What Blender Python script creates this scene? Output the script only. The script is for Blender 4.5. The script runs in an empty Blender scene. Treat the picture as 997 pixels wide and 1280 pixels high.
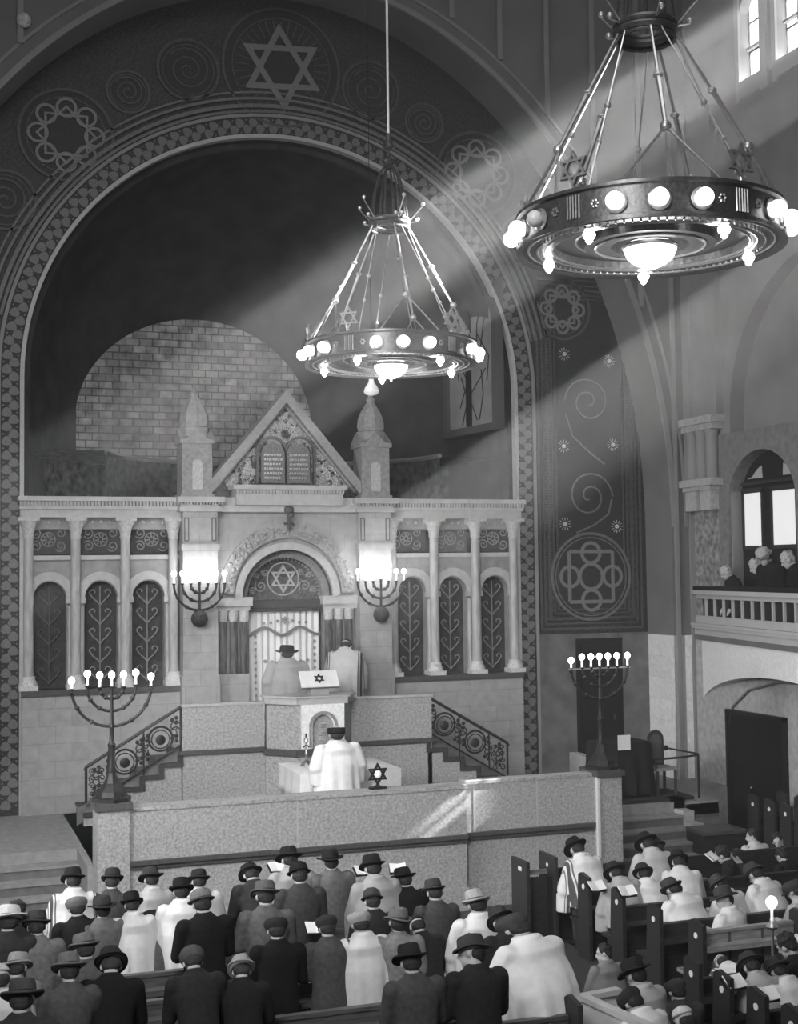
import bpy, bmesh, math, random
from math import sin, cos, pi, radians, sqrt, atan2
from mathutils import Vector, Matrix
random.seed(7)
SC = bpy.context.scene
COL = SC.collection

# ------------------------------------------------------------------ camera
CX, CY, CZ = -6.316, -24.263, 5.05
YAW, PITCH, ROLL, FPX, PPY = .339, .052, -.012, 1692.2, 629.1
fw = Vector((sin(YAW)*cos(PITCH), cos(YAW)*cos(PITCH), sin(PITCH)))
rt = Vector((cos(YAW), -sin(YAW), 0)); up = rt.cross(fw)
R2 = rt*cos(ROLL)+up*sin(ROLL); U2 = -rt*sin(ROLL)+up*cos(ROLL)
cam = bpy.data.cameras.new('camera'); camo = bpy.data.objects.new('camera', cam); COL.objects.link(camo)
camo.matrix_world = Matrix(((R2.x, U2.x, -fw.x, CX), (R2.y, U2.y, -fw.y, CY), (R2.z, U2.z, -fw.z, CZ), (0, 0, 0, 1)))
cam.sensor_fit = 'HORIZONTAL'; cam.sensor_width = 36; cam.lens = FPX*36/997
cam.shift_y = -(640-PPY)/997
cam.clip_end = 200
SC.camera = camo

def U(px, py, x=None, y=None, z=None):
    """a point of the place that the photograph shows at pixel px,py, on the plane x=, y= or z="""
    d = fw*FPX + R2*(px-498.5) - U2*(py-PPY)
    if x is not None: t = (x-CX)/d.x
    elif y is not None: t = (y-CY)/d.y
    else: t = (z-CZ)/d.z
    return Vector((CX, CY, CZ))+d*t

# ------------------------------------------------------------------ world, sun, area lights, exposure
w = bpy.data.worlds.new('world'); SC.world = w; w.use_nodes = True
bg = w.node_tree.nodes['Background']; bg.inputs[0].default_value = (.9, .9, .9, 1); bg.inputs[1].default_value = .09
SUN_TO = Vector((1, -.10, .67)).normalized()
sl = bpy.data.lights.new('sun', 'SUN'); sl.energy = 250; sl.angle = .009
so = bpy.data.objects.new('sun', sl); COL.objects.link(so); so.rotation_euler = SUN_TO.to_track_quat('Z', 'Y').to_euler()
def area(name, loc, target, size, power, sy=None, spread=180):
    l = bpy.data.lights.new(name, 'AREA'); l.energy = power; l.size = size
    if sy: l.shape = 'RECTANGLE'; l.size_y = sy
    o = bpy.data.objects.new(name, l); COL.objects.link(o); o.location = loc
    o.rotation_euler = (Vector(loc)-Vector(target)).to_track_quat('Z', 'Y').to_euler()
    l.spread = radians(spread)
    return o
area('dome_daylight', (-2, -15, 19.5), (0, -7, 0), 7, 380)  # overhead fill for daylight from unseen dome windows
area('gallery_window_daylight', (-8.5, -20, 11), (0, -3, 2.2), 5, 420, spread=80)  # fill light from behind the viewpoint; no such window known
area('side_window_daylight', (-9.5, -9, 6), (8, -4.5, 1.6), 2.5, 330, spread=100)  # added fill to brighten the right wall and arch; no window known there
SC.view_settings.view_transform = 'Standard'; SC.view_settings.look = 'None'
SC.view_settings.gamma = 1; SC.view_settings.use_curve_mapping = False
SC.view_settings.exposure = 0.0
SC.cycles.use_denoising = True
SC.cycles.max_bounces = 6; SC.cycles.diffuse_bounces = 3; SC.cycles.glossy_bounces = 2
SC.cycles.volume_bounces = 0; SC.cycles.sample_clamp_indirect = 3
SC.cycles.use_light_tree = True

# ------------------------------------------------------------------ materials
MATS = {}
def M(name, v=.5, rough=.8, noise=0, nscale=8, bump=0, metal=0, emit=0, brick=None, stretch=None):
    """grey procedural material; noise = relative mottling, brick = (scale, mortar, offset) ashlar joints"""
    if name in MATS: return MATS[name]
    m = bpy.data.materials.new(name); m.use_nodes = True; nt = m.node_tree; N = nt.nodes; L = nt.links
    b = N['Principled BSDF']; b.inputs['Roughness'].default_value = rough; b.inputs['Metallic'].default_value = metal
    b.inputs['Base Color'].default_value = (v, v, v, 1)
    b.inputs['Specular IOR Level'].default_value = .3
    tc = N.new('ShaderNodeTexCoord'); out = None; vec = tc.outputs['Object']
    if stretch:
        mp = N.new('ShaderNodeMapping'); mp.inputs['Scale'].default_value = stretch; L.new(vec, mp.inputs[0]); vec = mp.outputs[0]
    if noise:
        n = N.new('ShaderNodeTexNoise'); n.inputs['Scale'].default_value = nscale; n.inputs['Detail'].default_value = 4
        L.new(vec, n.inputs['Vector'])
        r = N.new('ShaderNodeMapRange'); r.inputs[1].default_value = .3; r.inputs[2].default_value = .7
        r.inputs[3].default_value = v*(1-noise); r.inputs[4].default_value = v*(1+noise)
        L.new(n.outputs[0], r.inputs[0]); out = r.outputs[0]; hgt = n.outputs[0]
        if bump:
            bp = N.new('ShaderNodeBump'); bp.inputs['Strength'].default_value = bump; bp.inputs['Distance'].default_value = .02
            L.new(hgt, bp.inputs['Height']); L.new(bp.outputs[0], b.inputs['Normal'])
    if brick:
        bw, bh, mort, dark, axis = brick
        mp = N.new('ShaderNodeMapping'); L.new(tc.outputs['Object'], mp.inputs[0])
        mp.inputs['Rotation'].default_value = (radians(90), 0, 0) if axis == 'y' else ((radians(90), 0, radians(90)) if axis == 'x' else (0, 0, 0))
        if axis == 'y':
            sx = N.new('ShaderNodeSeparateXYZ'); cb = N.new('ShaderNodeCombineXYZ'); L.new(tc.outputs['Object'], sx.inputs[0])
            L.new(sx.outputs[0], cb.inputs[0]); L.new(sx.outputs[2], cb.inputs[1]); v2 = cb.outputs[0]
        elif axis == 'x':
            sx = N.new('ShaderNodeSeparateXYZ'); cb = N.new('ShaderNodeCombineXYZ'); L.new(tc.outputs['Object'], sx.inputs[0])
            L.new(sx.outputs[1], cb.inputs[0]); L.new(sx.outputs[2], cb.inputs[1]); v2 = cb.outputs[0]
        else: v2 = tc.outputs['Object']
        k = N.new('ShaderNodeTexBrick'); L.new(v2, k.inputs['Vector'])
        k.inputs['Scale'].default_value = 1; k.inputs['Brick Width'].default_value = bw; k.inputs['Row Height'].default_value = bh
        k.inputs['Mortar Size'].default_value = mort; k.inputs['Mortar Smooth'].default_value = .2; k.inputs['Bias'].default_value = 0
        a, c = (.72, 1.25) if dark < .5 else (.93, 1.06)
        k.inputs['Color1'].default_value = (a, a, a, 1); k.inputs['Color2'].default_value = (c, c, c, 1)
        k.inputs['Mortar'].default_value = (dark, dark, dark, 1)
        mu = N.new('ShaderNodeMix'); mu.data_type = 'RGBA'; mu.blend_type = 'MULTIPLY'; mu.inputs[0].default_value = 1
        L.new(k.outputs[0], mu.inputs[6])
        if out: L.new(out, mu.inputs[7])
        else: mu.inputs[7].default_value = (v, v, v, 1)
        out = mu.outputs[2]
    if out: L.new(out, b.inputs['Base Color'])
    if emit:
        b.inputs['Emission Color'].default_value = (1, 1, 1, 1); b.inputs['Emission Strength'].default_value = emit
    MATS[name] = m
    return m
stone = M('pale stone', .36, .8, .12, 6, .15, brick=(.55, .3, .006, .8, 'y'))
stoneL = M('light marble', .46, .6, .10, 9, .1)
granite = M('speckled granite', .37, .65, .32, 26, .1)
graniteD = M('granite moulding', .08, .5, .2, 20)
mosaicD = M('dark mosaic', .045, .55, .55, 34, .3)
mosaicDD = M('darker mosaic', .035, .6, .4, 40, .2)
mosaicM = M('mid mosaic', .085, .5, .35, 40, .3)
mosaicL = M('light mosaic', .16, .5, .3, 50, .3)
mosaicS = M('gold mosaic star', .20, .35, .2, 60, .3)
plaster = M('grey plaster', .17, .9, .12, 1.2, .1)
plasterL = M('light plaster', .26, .9, .1, 1.5, .1)
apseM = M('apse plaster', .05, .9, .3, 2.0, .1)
brickM = M('rough brick', .30, .9, .45, 5, .6, brick=(.27, .15, .013, .35, 'y'))
wallstone = M('right wall ashlar', .78, .85, .1, 14, .1, brick=(.9, .42, .006, .85, 'x'))
columnM = M('veined marble', .42, .4, .2, 5, .05, stretch=(3, 3, .7))
darkcol = M('dark marble', .07, .35, .7, 5, .05, stretch=(5, 5, .8))
capM = M('capital stone', .5, .7, .2, 25, .4)
grilleD = M('niche dark', .055, .8, .3, 10)
iron = M('wrought iron', .02, .45, .2, 20)
scroll = M('scroll iron', .24, .5, .2, 20)
bronze = M('bronze', .10, .35, .3, 30, .1, metal=.6)
brass = M('polished brass', .6, .3, .15, 30, .05, metal=.85)
goldrel = M('gilded relief', .7, .25, .45, 45, .9, metal=.6)
wood = M('dark pew wood', .035, .4, .35, 6, .1, stretch=(1, 8, 8))
woodM = M('brown pew wood', .10, .4, .3, 6, .1, stretch=(1, 8, 8))
woodL = M('worn wood', .20, .5, .25, 8, .1, stretch=(1, 6, 6))
floorM = M('dark floor', .055, .5, .25, 3)
carpet = M('platform carpet', .16, .9, .2, 30)
stepM = M('stone step', .28, .7, .15, 8)
stepD = M('worn step top', .15, .7, .2, 8)  # darker stone for step bodies and skirt
white = M('white cloth', .8, .8, .06, 12, .15)
paper = M('paper', .85, .8)
whitep = M('white paint', .72, .5, .05, 3)
black = M('black lacquer', .012, .4)
blackc = M('black cloth', .015, .9)
BULB = M('lit bulb', .9, .5, emit=9)
GLOBE = M('lit globe', .9, .5, emit=7)
DIMG = M('unlit glass globe', .5, .2)
FLAME = M('electric flame', .9, .5, emit=14)
BOWL = M('lit bowl', .9, .5, emit=3.2)
CANDLE = M('white candle tube', .85, .5, emit=.5)
CURT = M('sunlit curtain', .8, .9, .12, 9, emit=.42, stretch=(1, 6, .3))  # emission stands in for daylight behind the curtain
SKYG = M('bright window glass', .9, .3, emit=1.15)
DIMGL = M('leaded grey glass', .5, .4, .3, 5, emit=.10)

# ------------------------------------------------------------------ mesh helpers
class MB:
    def __init__(s): s.v = []; s.f = []
    def add(s, vs, fs, mat=None):
        n = len(s.v)
        if mat is not None: vs = [mat @ Vector(a) for a in vs]
        s.v += [tuple(a) for a in vs]; s.f += [tuple(i+n for i in f) for f in fs]; return s
    def box(s, x0, x1, y0, y1, z0, z1, mat=None):
        return s.add([(x0,y0,z0),(x1,y0,z0),(x1,y1,z0),(x0,y1,z0),(x0,y0,z1),(x1,y0,z1),(x1,y1,z1),(x0,y1,z1)],
                     [(0,3,2,1),(4,5,6,7),(0,1,5,4),(1,2,6,5),(2,3,7,6),(3,0,4,7)], mat)
    def prism(s, pts, d0, d1, axis='y', mat=None):
        """polygon pts (a,b) extruded from d0 to d1 along axis: y: (x,z), z: (x,y), x: (y,z)"""
        def P(p, d): return (p[0], d, p[1]) if axis == 'y' else ((p[0], p[1], d) if axis == 'z' else (d, p[0], p[1]))
        n = len(pts); vs = [P(p, d0) for p in pts]+[P(p, d1) for p in pts]
        fs = [tuple(range(n)), tuple(range(2*n-1, n-1, -1))]+[(i, i+n, (i+1) % n+n, (i+1) % n) for i in range(n)]
        return s.add(vs, fs, mat)
    def lathe(s, prof, cx=0, cy=0, cz=0, n=16, mat=None, sx=1, sy=1):
        vs = []; fs = []
        for r, z in prof:
            for i in range(n):
                a = 2*pi*i/n; vs.append((cx+r*cos(a)*sx, cy+r*sin(a)*sy, cz+z))
        k = len(prof)
        for j in range(k-1):
            for i in range(n): fs.append((j*n+i, j*n+(i+1) % n, (j+1)*n+(i+1) % n, (j+1)*n+i))
        fs.append(tuple(range(n-1, -1, -1))); fs.append(tuple(range((k-1)*n, k*n)))
        return s.add(vs, fs, mat)
    def ball(s, c, r, n=10, m=6, mat=None, sc=(1, 1, 1)):
        prof = [(max(1e-4, r*sin(pi*j/m)), -r*cos(pi*j/m)) for j in range(m+1)]
        vs = []; fs = []
        for rr, z in prof:
            for i in range(n): vs.append((c[0]+rr*cos(2*pi*i/n)*sc[0], c[1]+rr*sin(2*pi*i/n)*sc[1], c[2]+z*sc[2]))
        for j in range(m):
            for i in range(n): fs.append((j*n+i, j*n+(i+1) % n, (j+1)*n+(i+1) % n, (j+1)*n+i))
        fs.append(tuple(range(n-1, -1, -1))); fs.append(tuple(range(m*n, m*n+n)))
        return s.add(vs, fs, mat)
    def tube(s, pts, r, n=6, closed=False, mat=None):
        pts = [Vector(p) for p in pts]; k = len(pts); rs = r if isinstance(r, (list, tuple)) else [r]*k
        vs = []; fs = []; prev = None
        for i, p in enumerate(pts):
            if closed: t = pts[(i+1) % k]-pts[i-1]
            else: t = pts[min(i+1, k-1)]-pts[max(i-1, 0)]
            t.normalize()
            if prev is None:
                a = Vector((0, 0, 1)) if abs(t.z) < .9 else Vector((0, 1, 0)); u = t.cross(a).normalized()
            else:
                u = (prev-t*prev.dot(t))
                u = u.normalized() if u.length > 1e-6 else t.orthogonal().normalized()
            prev = u; v = t.cross(u)
            for j in range(n):
                a = 2*pi*j/n; vs.append(p+(u*cos(a)+v*sin(a))*rs[i])
        for i in range(k if closed else k-1):
            for j in range(n):
                a, b = i*n, ((i+1) % k)*n; fs.append((a+j, a+(j+1) % n, b+(j+1) % n, b+j))
        if not closed: fs.append(tuple(range(n-1, -1, -1))); fs.append(tuple(range((k-1)*n, k*n)))
        return s.add(vs, fs, mat)
    def ribbon(s, pts, wd, y0, y1, closed=False):
        """flat band of width wd along the path of (x,z) points, between depths y0 and y1"""
        k = len(pts); L_ = []; R_ = []
        for i, p in enumerate(pts):
            a = pts[(i+1) % k] if closed else pts[min(i+1, k-1)]; b = pts[i-1] if closed else pts[max(i-1, 0)]
            dx, dz = a[0]-b[0], a[1]-b[1]; l = sqrt(dx*dx+dz*dz) or 1; nx, nz = -dz/l*wd/2, dx/l*wd/2
            L_.append((p[0]+nx, p[1]+nz)); R_.append((p[0]-nx, p[1]-nz))
        vs = []
        for i in range(k): vs += [(L_[i][0], y0, L_[i][1]), (R_[i][0], y0, R_[i][1]), (R_[i][0], y1, R_[i][1]), (L_[i][0], y1, L_[i][1])]
        fs = []
        for i in range(k if closed else k-1):
            a, b = 4*i, 4*((i+1) % k)
            for j in range(4): fs.append((a+j, a+(j+1) % 4, b+(j+1) % 4, b+j))
        if not closed: fs += [(0, 3, 2, 1), (4*k-4, 4*k-3, 4*k-2, 4*k-1)]
        return s.add(vs, fs)
    def build(s, name, mat, parent=None, smooth=False, loc=None):
        me = bpy.data.meshes.new(name); me.from_pydata(s.v, [], s.f); me.update()
        bm = bmesh.new(); bm.from_mesh(me); bmesh.ops.recalc_face_normals(bm, faces=bm.faces); bm.to_mesh(me); bm.free()
        if smooth: me.polygons.foreach_set('use_smooth', [True]*len(me.polygons)); me.set_sharp_from_angle(angle=radians(42))
        me.materials.append(mat)
        o = bpy.data.objects.new(name, me); COL.objects.link(o)
        if parent: o.parent = parent
        if loc: o.location = loc
        return o
def tag(o, label=None, cat=None, group=None, kind=None):
    if label: o['label'] = label
    if cat: o['category'] = cat
    if group: o['group'] = group
    if kind: o['kind'] = kind
    return o
def empty(name, loc=(0, 0, 0), rz=0, label=None, cat=None, group=None):
    o = bpy.data.objects.new(name, None); COL.objects.link(o); o.location = loc; o.rotation_euler = (0, 0, rz); o.empty_display_size = .1
    return tag(o, label, cat, group)
def struct(o): o['kind'] = 'structure'; return o
def copy_tree(o, parent=None, **kw):
    c = o.copy(); COL.objects.link(c); c.parent = parent
    for ch in list(o.children): copy_tree(ch, c)
    return c
def circ(cx, cz, r, n=40, a0=0, a1=2*pi): return [(cx+r*cos(a0+(a1-a0)*i/n), cz+r*sin(a0+(a1-a0)*i/n)) for i in range(n+(0 if abs(a1-a0-2*pi) < 1e-6 else 1))]
def spiral(cx, cz, r0, r1, a0, turns, n=40): return [(cx+(r0+(r1-r0)*i/n)*cos(a0+2*pi*turns*i/n), cz+(r0+(r1-r0)*i/n)*sin(a0+2*pi*turns*i/n)) for i in range(n+1)]
def star_mb(mb, cx, cz, r, wd, y0, y1, a=0):
    for k in (0, 1):
        an = [a+pi/2+k*pi+2*pi*i/3 for i in range(3)]; ri = r-2*wd; e = .002*k*(1 if y0 < y1 else -1)
        O = [(cx+r*cos(t), cz+r*sin(t)) for t in an]; I = [(cx+ri*cos(t), cz+ri*sin(t)) for t in an]
        for i in range(3):
            j = (i+1) % 3; mb.prism([O[i], O[j], I[j], I[i]], y0-e, y1)
    return mb
def arch_slab(mb, x0, x1, z0, z1, cx, hw, zs, rise, y0, y1, n=28, zb=None):
    """wall slab with an arched opening; opening from zb (or z0) up"""
    f = lambda x: zs+rise*sqrt(max(0, 1-((x-cx)/hw)**2))
    if x0 < cx-hw: mb.box(x0, cx-hw, y0, y1, z0, z1)
    if x1 > cx+hw: mb.box(cx+hw, x1, y0, y1, z0, z1)
    a, b = max(x0, cx-hw), min(x1, cx+hw)
    xs = [cx-hw*cos(pi*i/n) for i in range(n+1)]; xs = [x for x in xs if a-1e-6 <= x <= b+1e-6]
    vs = []
    for x in xs: vs += [(x, y0, f(x)), (x, y0, z1), (x, y1, f(x)), (x, y1, z1)]
    fs = []
    for i in range(len(xs)-1):
        p, q = 4*i, 4*i+4
        fs += [(p, q, q+1, p+1), (p+2, p+3, q+3, q+2), (p, p+2, q+2, q), (p+1, q+1, q+3, p+3)]
    mb.add(vs, fs)
    if zb is not None: mb.box(cx-hw, cx+hw, y0, y1, z0, zb)
    return mb
SWAP = Matrix(((0, 1, 0, 0), (1, 0, 0, 0), (0, 0, 1, 0), (0, 0, 0, 1)))   # exchanges x and y

# ------------------------------------------------------------------ structure: floors, platforms
b = MB().box(-11, 9, -23, 0, -.3, 0); struct(b.build('floor', floorM))
# prayer platform, z=1.0
b = MB().box(-4.0, 4.05, -4.8, 0, 0, 1.0).box(-8, -3.58, -3.3, 0, 0, 1.0).box(3.67, 7.0, -3.3, 0, 0, 1.0).box(7.0, 8.05, -2.2, 0, 0, 1.0)
b.box(-4.1, -3.5, -4.7, -3.3, 0, 1.0)
struct(b.build('floor_platform', stepM))
for side, xa, xb in (('left', -8, -4.02), ('right', 4.07, 6.1)):
    b = MB(); c = MB()
    for k in range(1, 6):
        z = 1.0-k*.1667; y = -3.3-.3*k
        b.box(xa, xb, y, y+.3+.001*k, 0, z-.04); c.box(xa, xb, y-.02, y+.3, z-.04, z)
    s_ = struct(b.build('floor_steps_'+side, stepD)); c.build('step_tread', stepM, s_)
b = MB()
for k in range(0, 6):
    z = 1.06-k*.1667; y = -3.3-.3*k
    b.box(6.1, 6.32, y, y+.3, 0, z)
b.box(6.1, 6.32, -3.3, -3.0, 0, 1.06)
struct(b.build('trim_1', stoneL))
b = MB()
for k in range(0, 5): b.box(6.34, 7.0, -3.3-.3*k, -3.0-.3*k, 0, .95-k*.19)
struct(b.build('floor_steps_side', stepD))

# front retaining wall with parapet (two stretches) + pillars
b = MB().box(-3.58, 1.45, -5.12, -4.8, 0, 1.80).box(1.45, 3.67, -5.0, -4.8, 0, 1.84)
wf = struct(b.build('wall_parapet_front', granite))
b = MB().box(-3.58, 1.46, -5.135, -4.78, 1.80, 1.85); b.build('coping', granite, wf); MB().box(1.46, 3.67, -5.015, -4.78, 1.84, 1.89).build('coping', granite, wf)
for x0_, x1_, yf in ((-3.58, 1.46, -5.12), (1.46, 3.67, -5.0)):
    MB().box(x0_, x1_, yf-.06, yf, 1.06, 1.12).box(x0_, x1_, yf-.03, yf, 1.0, 1.06).build('moulding', graniteD, wf)
    MB().box(x0_, x1_-.01, yf-.07, yf, 0, .33).build('plinth', granite, wf)
for x_, yf, z0_, z1_ in ((2.67, -5.0, 1.12, 1.84), (-1.19, -5.12, 1.12, 1.8), (1.62, -5.0, 1.12, 1.84)): MB().box(x_, x_+.025, yf-.004, yf, z0_, z1_).build('panel_joint', stoneL, wf)
for x0, x1, nm in ((-4.02, -3.58, 'left'), (3.67, 4.07, 'right')):
    b = MB().box(x0, x1, -5.16, -4.6, 0, 1.84).box(x0-.04, x1+.04, -5.2, -4.56, 0, .3)
    p_ = struct(b.build('wall_pillar_'+nm, granite))
    MB().box(x0-.04, x1+.04, -5.2, -4.56, 1.84, 1.93).build('pillar_cap', graniteD, p_)
    if nm == 'right': MB().box(x0-.035, x0+.01, -5.18, -5.12, .3, 1.84).build('white_edge', whitep, p_)

# ark platform z=2.1 with side stairs
b = MB().box(-2.18, 2.28, -1.5, 0, 1.0, 2.1)
for s in (-1, 1):
    for k in range(5):
        x = 2.2+.32*k; z = 2.1-.183*(k+1)
        xa, xb = (x, x+.32) if s > 0 else (-x-.32, -x)
        b.box(xa, xb, -1.5, -.3, 1.0, z)
struct(b.build('floor_ark_platform', granite))
b = MB()
for s in (-1, 1):
    for k in range(5):
        x = 2.2+.32*k; z = 2.1-.183*(k+1)
        xa, xb = (x-.02, x+.34) if s > 0 else (-x-.34, -x+.02)
        b.box(xa, xb, -1.42, -.3, z, z+.02)
        b.box((x if s > 0 else -x-.05), (x+.05 if s > 0 else -x), -1.44, -.3, z, z+.183)
struct(b.build('trim_2', graniteD))
b = MB()
for s in (-1, 1):
    for k in range(5):
        x = 2.2+.32*k; z = 2.1-.183*(k+1)
        b.box(min(s*(x-.03), s*(x+.33)), max(s*(x-.03), s*(x+.33)), -1.535, -1.49, z-.045, z+.03)
        b.box(min(s*(x-.03), s*(x+.05)), max(s*(x-.03), s*(x+.05)), -1.536, -1.49, z, z+.21)
struct(b.build('trim_6', M('stair edge', .045, .6, .2, 20)))
# dark sloped skirt under the railing, behind the white stepped wall
b = MB()
for s in (-1, 1):
    pts = [(s*2.2, 2.12), (s*2.2, 2.28)]
    for k in range(6):
        pass
    b.prism([(s*2.2, 1.9), (s*2.2, 2.2), (s*3.9, 1.27), (s*3.9, 1.0)], -1.40, -1.34)
struct(b.build('trim_3', stepD))
b = MB().box(-2.18, -.78, -1.5, -1.38, 2.1, 2.86).box(.78, 2.28, -1.5, -1.38, 2.1, 2.86)
pw = struct(b.build('wall_parapet_ark', granite))
MB().box(-2.2, -.74, -1.53, -1.35, 2.86, 2.90).box(.74, 2.3, -1.53, -1.35, 2.86, 2.9).build('coping', stoneL, pw)
MB().box(-2.22, -.78, -1.56, -1.5, 2.06, 2.13).box(.78, 2.32, -1.56, -1.5, 2.06, 2.13).build('moulding', graniteD, pw)

# ------------------------------------------------------------------ walls
RZ, RC = 4.66, 8.55                      # inner arch radius and springing height
b = MB(); arch_slab(b, -9.5, 9.0, 1.0, 19, 0, RZ, RC, RZ, .02, .6, 60)
wa = struct(b.build('wall_ark', mosaicD))
# arch frame of the apse: rim, strip, mouldings
def jamb_arch(r, z0, n=60, extra=0):
    pts = [(-r, z0+(RC-z0)*i/14) for i in range(14)]
    pts += [(-r*cos(pi*i/n), RC+r*sin(pi*i/n)) for i in range(n+1)]
    pts += [(r, RC-(RC-z0)*(i+1)/14) for i in range(14)]
    return pts
MB().ribbon(jamb_arch(RZ+.03, 1.0), .07, -.06, .1).build('arch_rim', stoneL, wa)
MB().ribbon(jamb_arch(RZ+.225, 1.0), .33, -.01, .03).build('leaf_strip_ground', mosaicDD, wa)
b = MB(); path = jamb_arch(RZ+.225, 1.05, 200)
# evenly spaced leaf discs
acc = 0; k = 0; last = path[0]; dist = 0
for i in range(1, len(path)):
    p, q = path[i-1], path[i]; l = sqrt((q[0]-p[0])**2+(q[1]-p[1])**2); t = 0
    while dist+l-t >= .125 if False else acc+(l-t) >= .125:
        t += .125-acc; acc = 0; k += 1
        x = p[0]+(q[0]-p[0])*t/l; z = p[1]+(q[1]-p[1])*t/l; dx, dz = (q[0]-p[0])/l, (q[1]-p[1])/l
        o = .06 if k % 2 else -.06
        cx_, cz_ = x-dz*o, z+dx*o
        pts = []
        for j in range(10):
            a = 2*pi*j/10; rr = .088*(1+.12*cos(3*a)); u, v = rr*cos(a)*.95, rr*sin(a)
            pts.append((cx_+dx*u-dz*v, cz_+dz*u+dx*v))
        b.prism(pts, -.018, -.008)
        s_ = -1 if k % 2 else 1
        b.prism([(x-dz*s_*.115+.018*c_, z+dx*s_*.115+.018*d_) for c_, d_ in ((1, 0), (0, 1), (-1, 0), (0, -1))], -.018, -.008)
    acc += l-t
b.build('leaf_pattern', mosaicL, wa)
MB().ribbon(jamb_arch(RZ+.42, 1.0), .06, -.05, .04).build('arch_moulding', plasterL, wa)
b = MB()
for r_, w_, d_ in ((RZ+.50, .05, -.03), (RZ+.60, .07, -.05), (RZ+.74, .05, -.04), (RZ+.86, .04, -.02)):
    b.ribbon([(-r_*cos(a), RC+r_*sin(a)) for a in [radians(12+156*i/60) for i in range(61)]], w_, d_, .03)
b.build('arch_moulding', mosaicL, wa)
# medallions
def medallion(cx, cz, r, kind):
    g = MB(); l = MB()
    g.prism(circ(cx, cz, r, 40), -.004, .03)
    l.ribbon(circ(cx, cz, r, 40), .05, -.02, .03, True)
    l.ribbon(circ(cx, cz, r*.84, 40), .02, -.014, .03, True)
    if kind == 'star':
        for i in range(36):
            a = 2*pi*i/36; l.ribbon([(cx+r*.56*cos(a), cz+r*.56*sin(a)), (cx+r*.80*cos(a), cz+r*.80*sin(a))], .022, -.012, .03)
        s = MB(); star_mb(s, cx, cz, r*.75, .11, -.03, .03, .06); s.build('star', mosaicS, wa)
    elif kind == 'rings':
        s = MB()
        for i in range(8):
            a = 2*pi*i/8; s.ribbon(circ(cx+r*.60*cos(a), cz+r*.60*sin(a), r*.2, 16), .05, -.03, .03, True)
        for k in (0, 1):
            tri = circ(cx, cz, r*.62, 4, pi/4*k, 2*pi+pi/4*k)
            s.ribbon(tri[:4], .06, -.024-.003*k, .03, True)
        s.build('interlace', mosaicS, wa)
    else:
        l.ribbon(spiral(cx, cz, .03, r*.75, 0, 2.4), .03, -.02, .03)
    g.build('medallion_ground', mosaicDD, wa); l.build('medallion_lines', mosaicM, wa)
medallion(0, 14.57, 1.12, 'star')
for s in (-1, 1):
    medallion(s*3.94, 12.9, .82, 'rings'); medallion(s*1.76, 14.33, .56, 'spiral'); medallion(s*2.85, 13.8, .38, 'spiral')
    medallion(s*4.98, 11.65, .52, 'spiral'); medallion(s*5.75, 10.3, .6, 'rings')
# side mosaic panels on the ark wall
for s in (-1, 1):
    cx_ = s*6.28
    fr = MB(); fl = MB()
    for k, (dx, w_) in enumerate(((0, .04), (.10, .03), (.2, .05), (.30, .025), (.38, .025))):
        x0, x1, z0, z1 = 5.18+dx, 7.42-dx, 3.92+dx, 10.9-dx
        x0, x1 = sorted((s*x0, s*x1))
        for a_, b_ in (((x0, z0), (x1, z0)), ((x1, z0), (x1, z1)), ((x1, z1), (x0, z1)), ((x0, z1), (x0, z0))): fl.ribbon([a_, b_], w_, -.02, .03)
    # dotted tesserae between the border lines
    for i in range(118):
        z = 4.1+i*.056
        for dx in (.15, .255):
            for x in (5.18+dx, 7.42-dx): fl.box(s*x-.018, s*x+.018, -.012, .03, z, z+.03)
    fl.build('panel_border', mosaicM, wa)
    MB().box(min(s*5.6, s*7.0), max(s*5.6, s*7.0), 0.0, .03, 4.32, 10.4).build('panel_field', mosaicDD, wa)
    zc = 4.95; l = MB(); m_ = MB()
    m_.prism(circ(cx_, zc, .86, 48), -.012, .03)
    l.ribbon(circ(cx_, zc, .86, 48), .05, -.03, .03, True); l.ribbon(circ(cx_, zc, .78, 48), .02, -.026, .03, True)
    m_.build('interlace_ground', mosaicDD, wa)
    q_ = MB(); q_.ribbon(circ(cx_, zc, .25, 32), .065, -.03, .03, True)
    for k in range(4):
        a = pi/2*k; q_.ribbon(circ(cx_+.47*cos(a), zc+.47*sin(a), .2, 24), .065, -.033, .03, True)
    sq = [(cx_-.48, zc-.5), (cx_+.48, zc-.5), (cx_+.48, zc+.5), (cx_-.48, zc+.5)]
    for i in range(4): q_.ribbon([sq[i], sq[(i+1) % 4]], .07, -.028, .03)
    q_.build('interlace', mosaicS, wa)
    for zz, d_ in ((6.55, -1), (8.45, 1)):
        l.ribbon(spiral(cx_, zz, .06, .52, -pi/2, 1.75*d_*s), .03, -.02, .03)
    l.ribbon([(cx_-s*.3, 5.82), (cx_+s*.1, 5.98), (cx_+s*.42, 6.2), (cx_+s*.5, 6.5)], .03, -.02, .03)
    l.ribbon([(cx_+s*.35, 7.2), (cx_, 7.45), (cx_-s*.35, 7.75), (cx_-s*.5, 8.2)], .03, -.02, .03)
    l.build('spiral_vine', mosaicL, wa)
    dots = MB()
    for x_, z_ in ((-.55, 6.0), (.6, 5.95), (-.55, 7.55), (.55, 7.6), (-.5, 9.4), (.5, 9.3)):
        dots.prism(circ(cx_+x_, z_, .045, 8), -.02, .03)
        for i in range(12):
            a = 2*pi*i/12; dots.ribbon([(cx_+x_+.07*cos(a), z_+.07*sin(a)), (cx_+x_+.13*cos(a), z_+.13*sin(a))], .008, -.012, .03)
    dots.build('mosaic_sparkle', M('sparkle mosaic', .6, .2), wa)
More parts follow.
